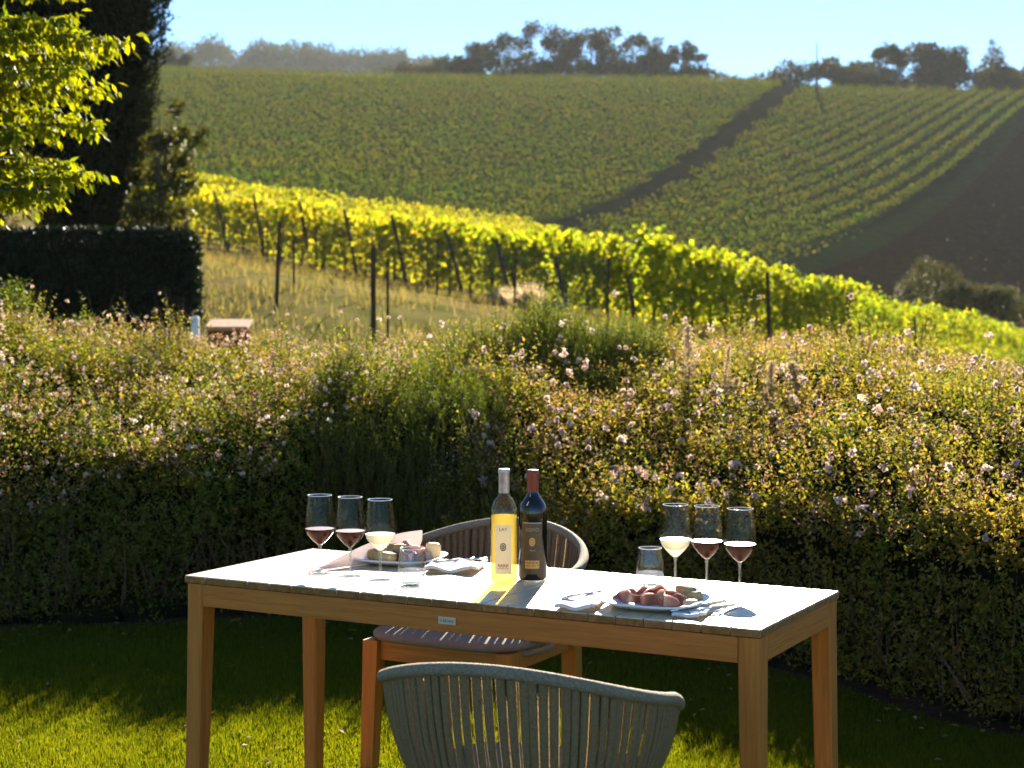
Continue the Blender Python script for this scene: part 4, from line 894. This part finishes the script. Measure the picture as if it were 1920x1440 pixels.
# ------------------------------------------------------------------ chairs
m_rope = noisy('grey_rope', [(.3, (.225, .150, .070)), (.7, (.35, .245, .125))], 220, (1, 1, .6), .85, .9, 400, .15)
m_rim_r = noisy('grey_rope_wrap', [(.35, (.24, .185, .11)), (.65, (.40, .325, .225))], 160, (1, 1, 1), .8, .9, 320, .2)
m_cush = noisy('charcoal_cushion', [(.3, (.165, .145, .115)), (.7, (.22, .195, .16))], 300, rough=.9, bump=.3, spec=.15)
m_cw = wood('chair_teak', 2, (.27, .105, .010), (.42, .175, .02), .55)
def chair(lab):
    g = tag(empty('rope_chair'), lab, 'chair', 'woven rope chairs at the table')
    AM = math.radians(128)
    def rimpt(t):                       # t 0..1 from one arm end round the back to the other
        q = abs(t - .5) * 2; sg = 1 if t > .5 else -1; a = q * AM
        z = .775 - .110 * float(sstep(q / .82)) - .05 * float(sstep((q - .66) / .3)) - (max(0, q - .90) / .10) ** 2 * .06
        return Vector((sg * .33 * math.sin(a) ** .92 if a < PI / 2 else sg * (.33 - .33 * (1 - math.sin(a)) * .8), .02 - .32 * math.cos(a) - (.02 if q > .9 else 0) * (q - .9) * 10, z))
    def basept(t):
        q = abs(t - .5) * 2; sg = 1 if t > .5 else -1; a = q * AM
        return Vector((sg * .245 * math.sin(a) ** .8, .035 - .235 * math.cos(a), .425))
    MB().tube([rimpt(k / 120) for k in range(121)], .0145, 12).build('top_rail', m_rim_r, g, True)
    mb = MB(); ns = 62
    for k in range(ns):
        t = .03 + .94 * (k + .5) / ns + U(-.002, .002); tb = .5 + (t - .5) * .96
        p0, p1 = rimpt(t), basept(tb); tang = (rimpt(min(t + .01, 1)) - rimpt(max(t - .01, 0))).normalized(); tb2 = (basept(min(tb + .01, 1)) - basept(max(tb - .01, 0))).normalized()
        V = []
        for j in range(9):
            u = j / 8; c = p0.lerp(p1, u); tg = tang.lerp(tb2, u).normalized(); dn = (p1 - p0).normalized(); out = dn.cross(tg).normalized(); rad = Vector((c.x, c.y + .03, 0)).normalized()
            if out.dot(rad) < 0: out = -out
            c = c + out * .018 * math.sin(u * PI); hw = .0116 - .0032 * u
            for a_, b_ in ((-1, -.4), (-.6, .9), (.6, .9), (1, -.4)): V.append(c + tg * hw * a_ + out * .0035 * b_)
        F = []
        for j in range(8):
            for m in range(4): F.append((j * 4 + m, j * 4 + (m + 1) % 4, (j + 1) * 4 + (m + 1) % 4, (j + 1) * 4 + m))
        mb.add(V, F)
    mb.build('rope_weave', m_rope, g, True)
    MB().tube([basept(k / 60) for k in range(61)], .013, 8).build('base_rail', m_rim_r, g, True)
    def C(u, v):
        a = u * 2 * PI; k = (abs(math.cos(a)) ** 4 + abs(math.sin(a)) ** 4) ** -.25
        pr = [(0, .470), (.5, .470), (.93, .469), (.985, .465), (1, .457), (.995, .447), (.96, .441), (0, .440)][int(round(v * 7))]
        return (.258 * k * pr[0] * math.cos(a), .045 + .235 * k * pr[0] * math.sin(a), pr[1])
    MB().grid(C, 48, 7).build('seat_cushion', m_cush, g, True)
    mb = MB(); 
    for s in (-1, 1): mb.box((0, .02 + s * .205, .407), (.40, .028, .062), .004); mb.box((s * .215, .02, .407), (.028, .372, .061), .004)
    mb.build('seat_frame', wood('chair_teak_rail', 0, (.27, .105, .010), (.42, .175, .02), .55), g)
    for sx in (-1, 1):
        for sy in (-1, 1):
            x, y = sx * .222, .02 + sy * .212; xo, yo = x + sx * .012, y + sy * .012; a_, b_ = .025, .020
            MB().prism([(xo - b_, yo - b_, 0), (xo + b_, yo - b_, 0), (xo + b_, yo + b_, 0), (xo - b_, yo + b_, 0)], [(x - a_, y - a_, .4392), (x + a_, y - a_, .4392), (x + a_, y + a_, .4392), (x - a_, y + a_, .4392)]).build('leg', m_cw, g)
    return g
c1 = chair('grey rope chair seen from behind at the near side of the table')
c1.location = (.035, 3.5, 0); c1.rotation_euler = (0, 0, TH + .16); c1.scale = (.985, 1, .97)
c2 = c1.copy(); link(c2); c2['label'] = 'grey rope chair on the far side of the table, with sunlight stripes on its seat'
for ch in list(c1.children):
    o = ch.copy(); link(o, c2)
c2.location = (-.115, 5.22, 0); c2.rotation_euler = (0, 0, TH + PI); c2.scale = (1.10, 1.03, 1)

# ------------------------------------------------------------------ air
hm, nt_, ho = new_mat('haze_air')
pv = nt_.nodes.new('ShaderNodeVolumePrincipled'); pv.inputs['Color'].default_value = (.89, .92, .95, 1); pv.inputs['Density'].default_value = HZ = .00008; pv.inputs['Anisotropy'].default_value = .2
nt_.links.new(pv.outputs[0], ho.inputs['Volume'])
zmin = float(min(ZZ.min(), 0)) - 1.2
hz = MB().box((0, 640, (zmin + 185) / 2), (2400, 1420, 185 - zmin)).build('haze', hm); tag(hz, kind='stuff')
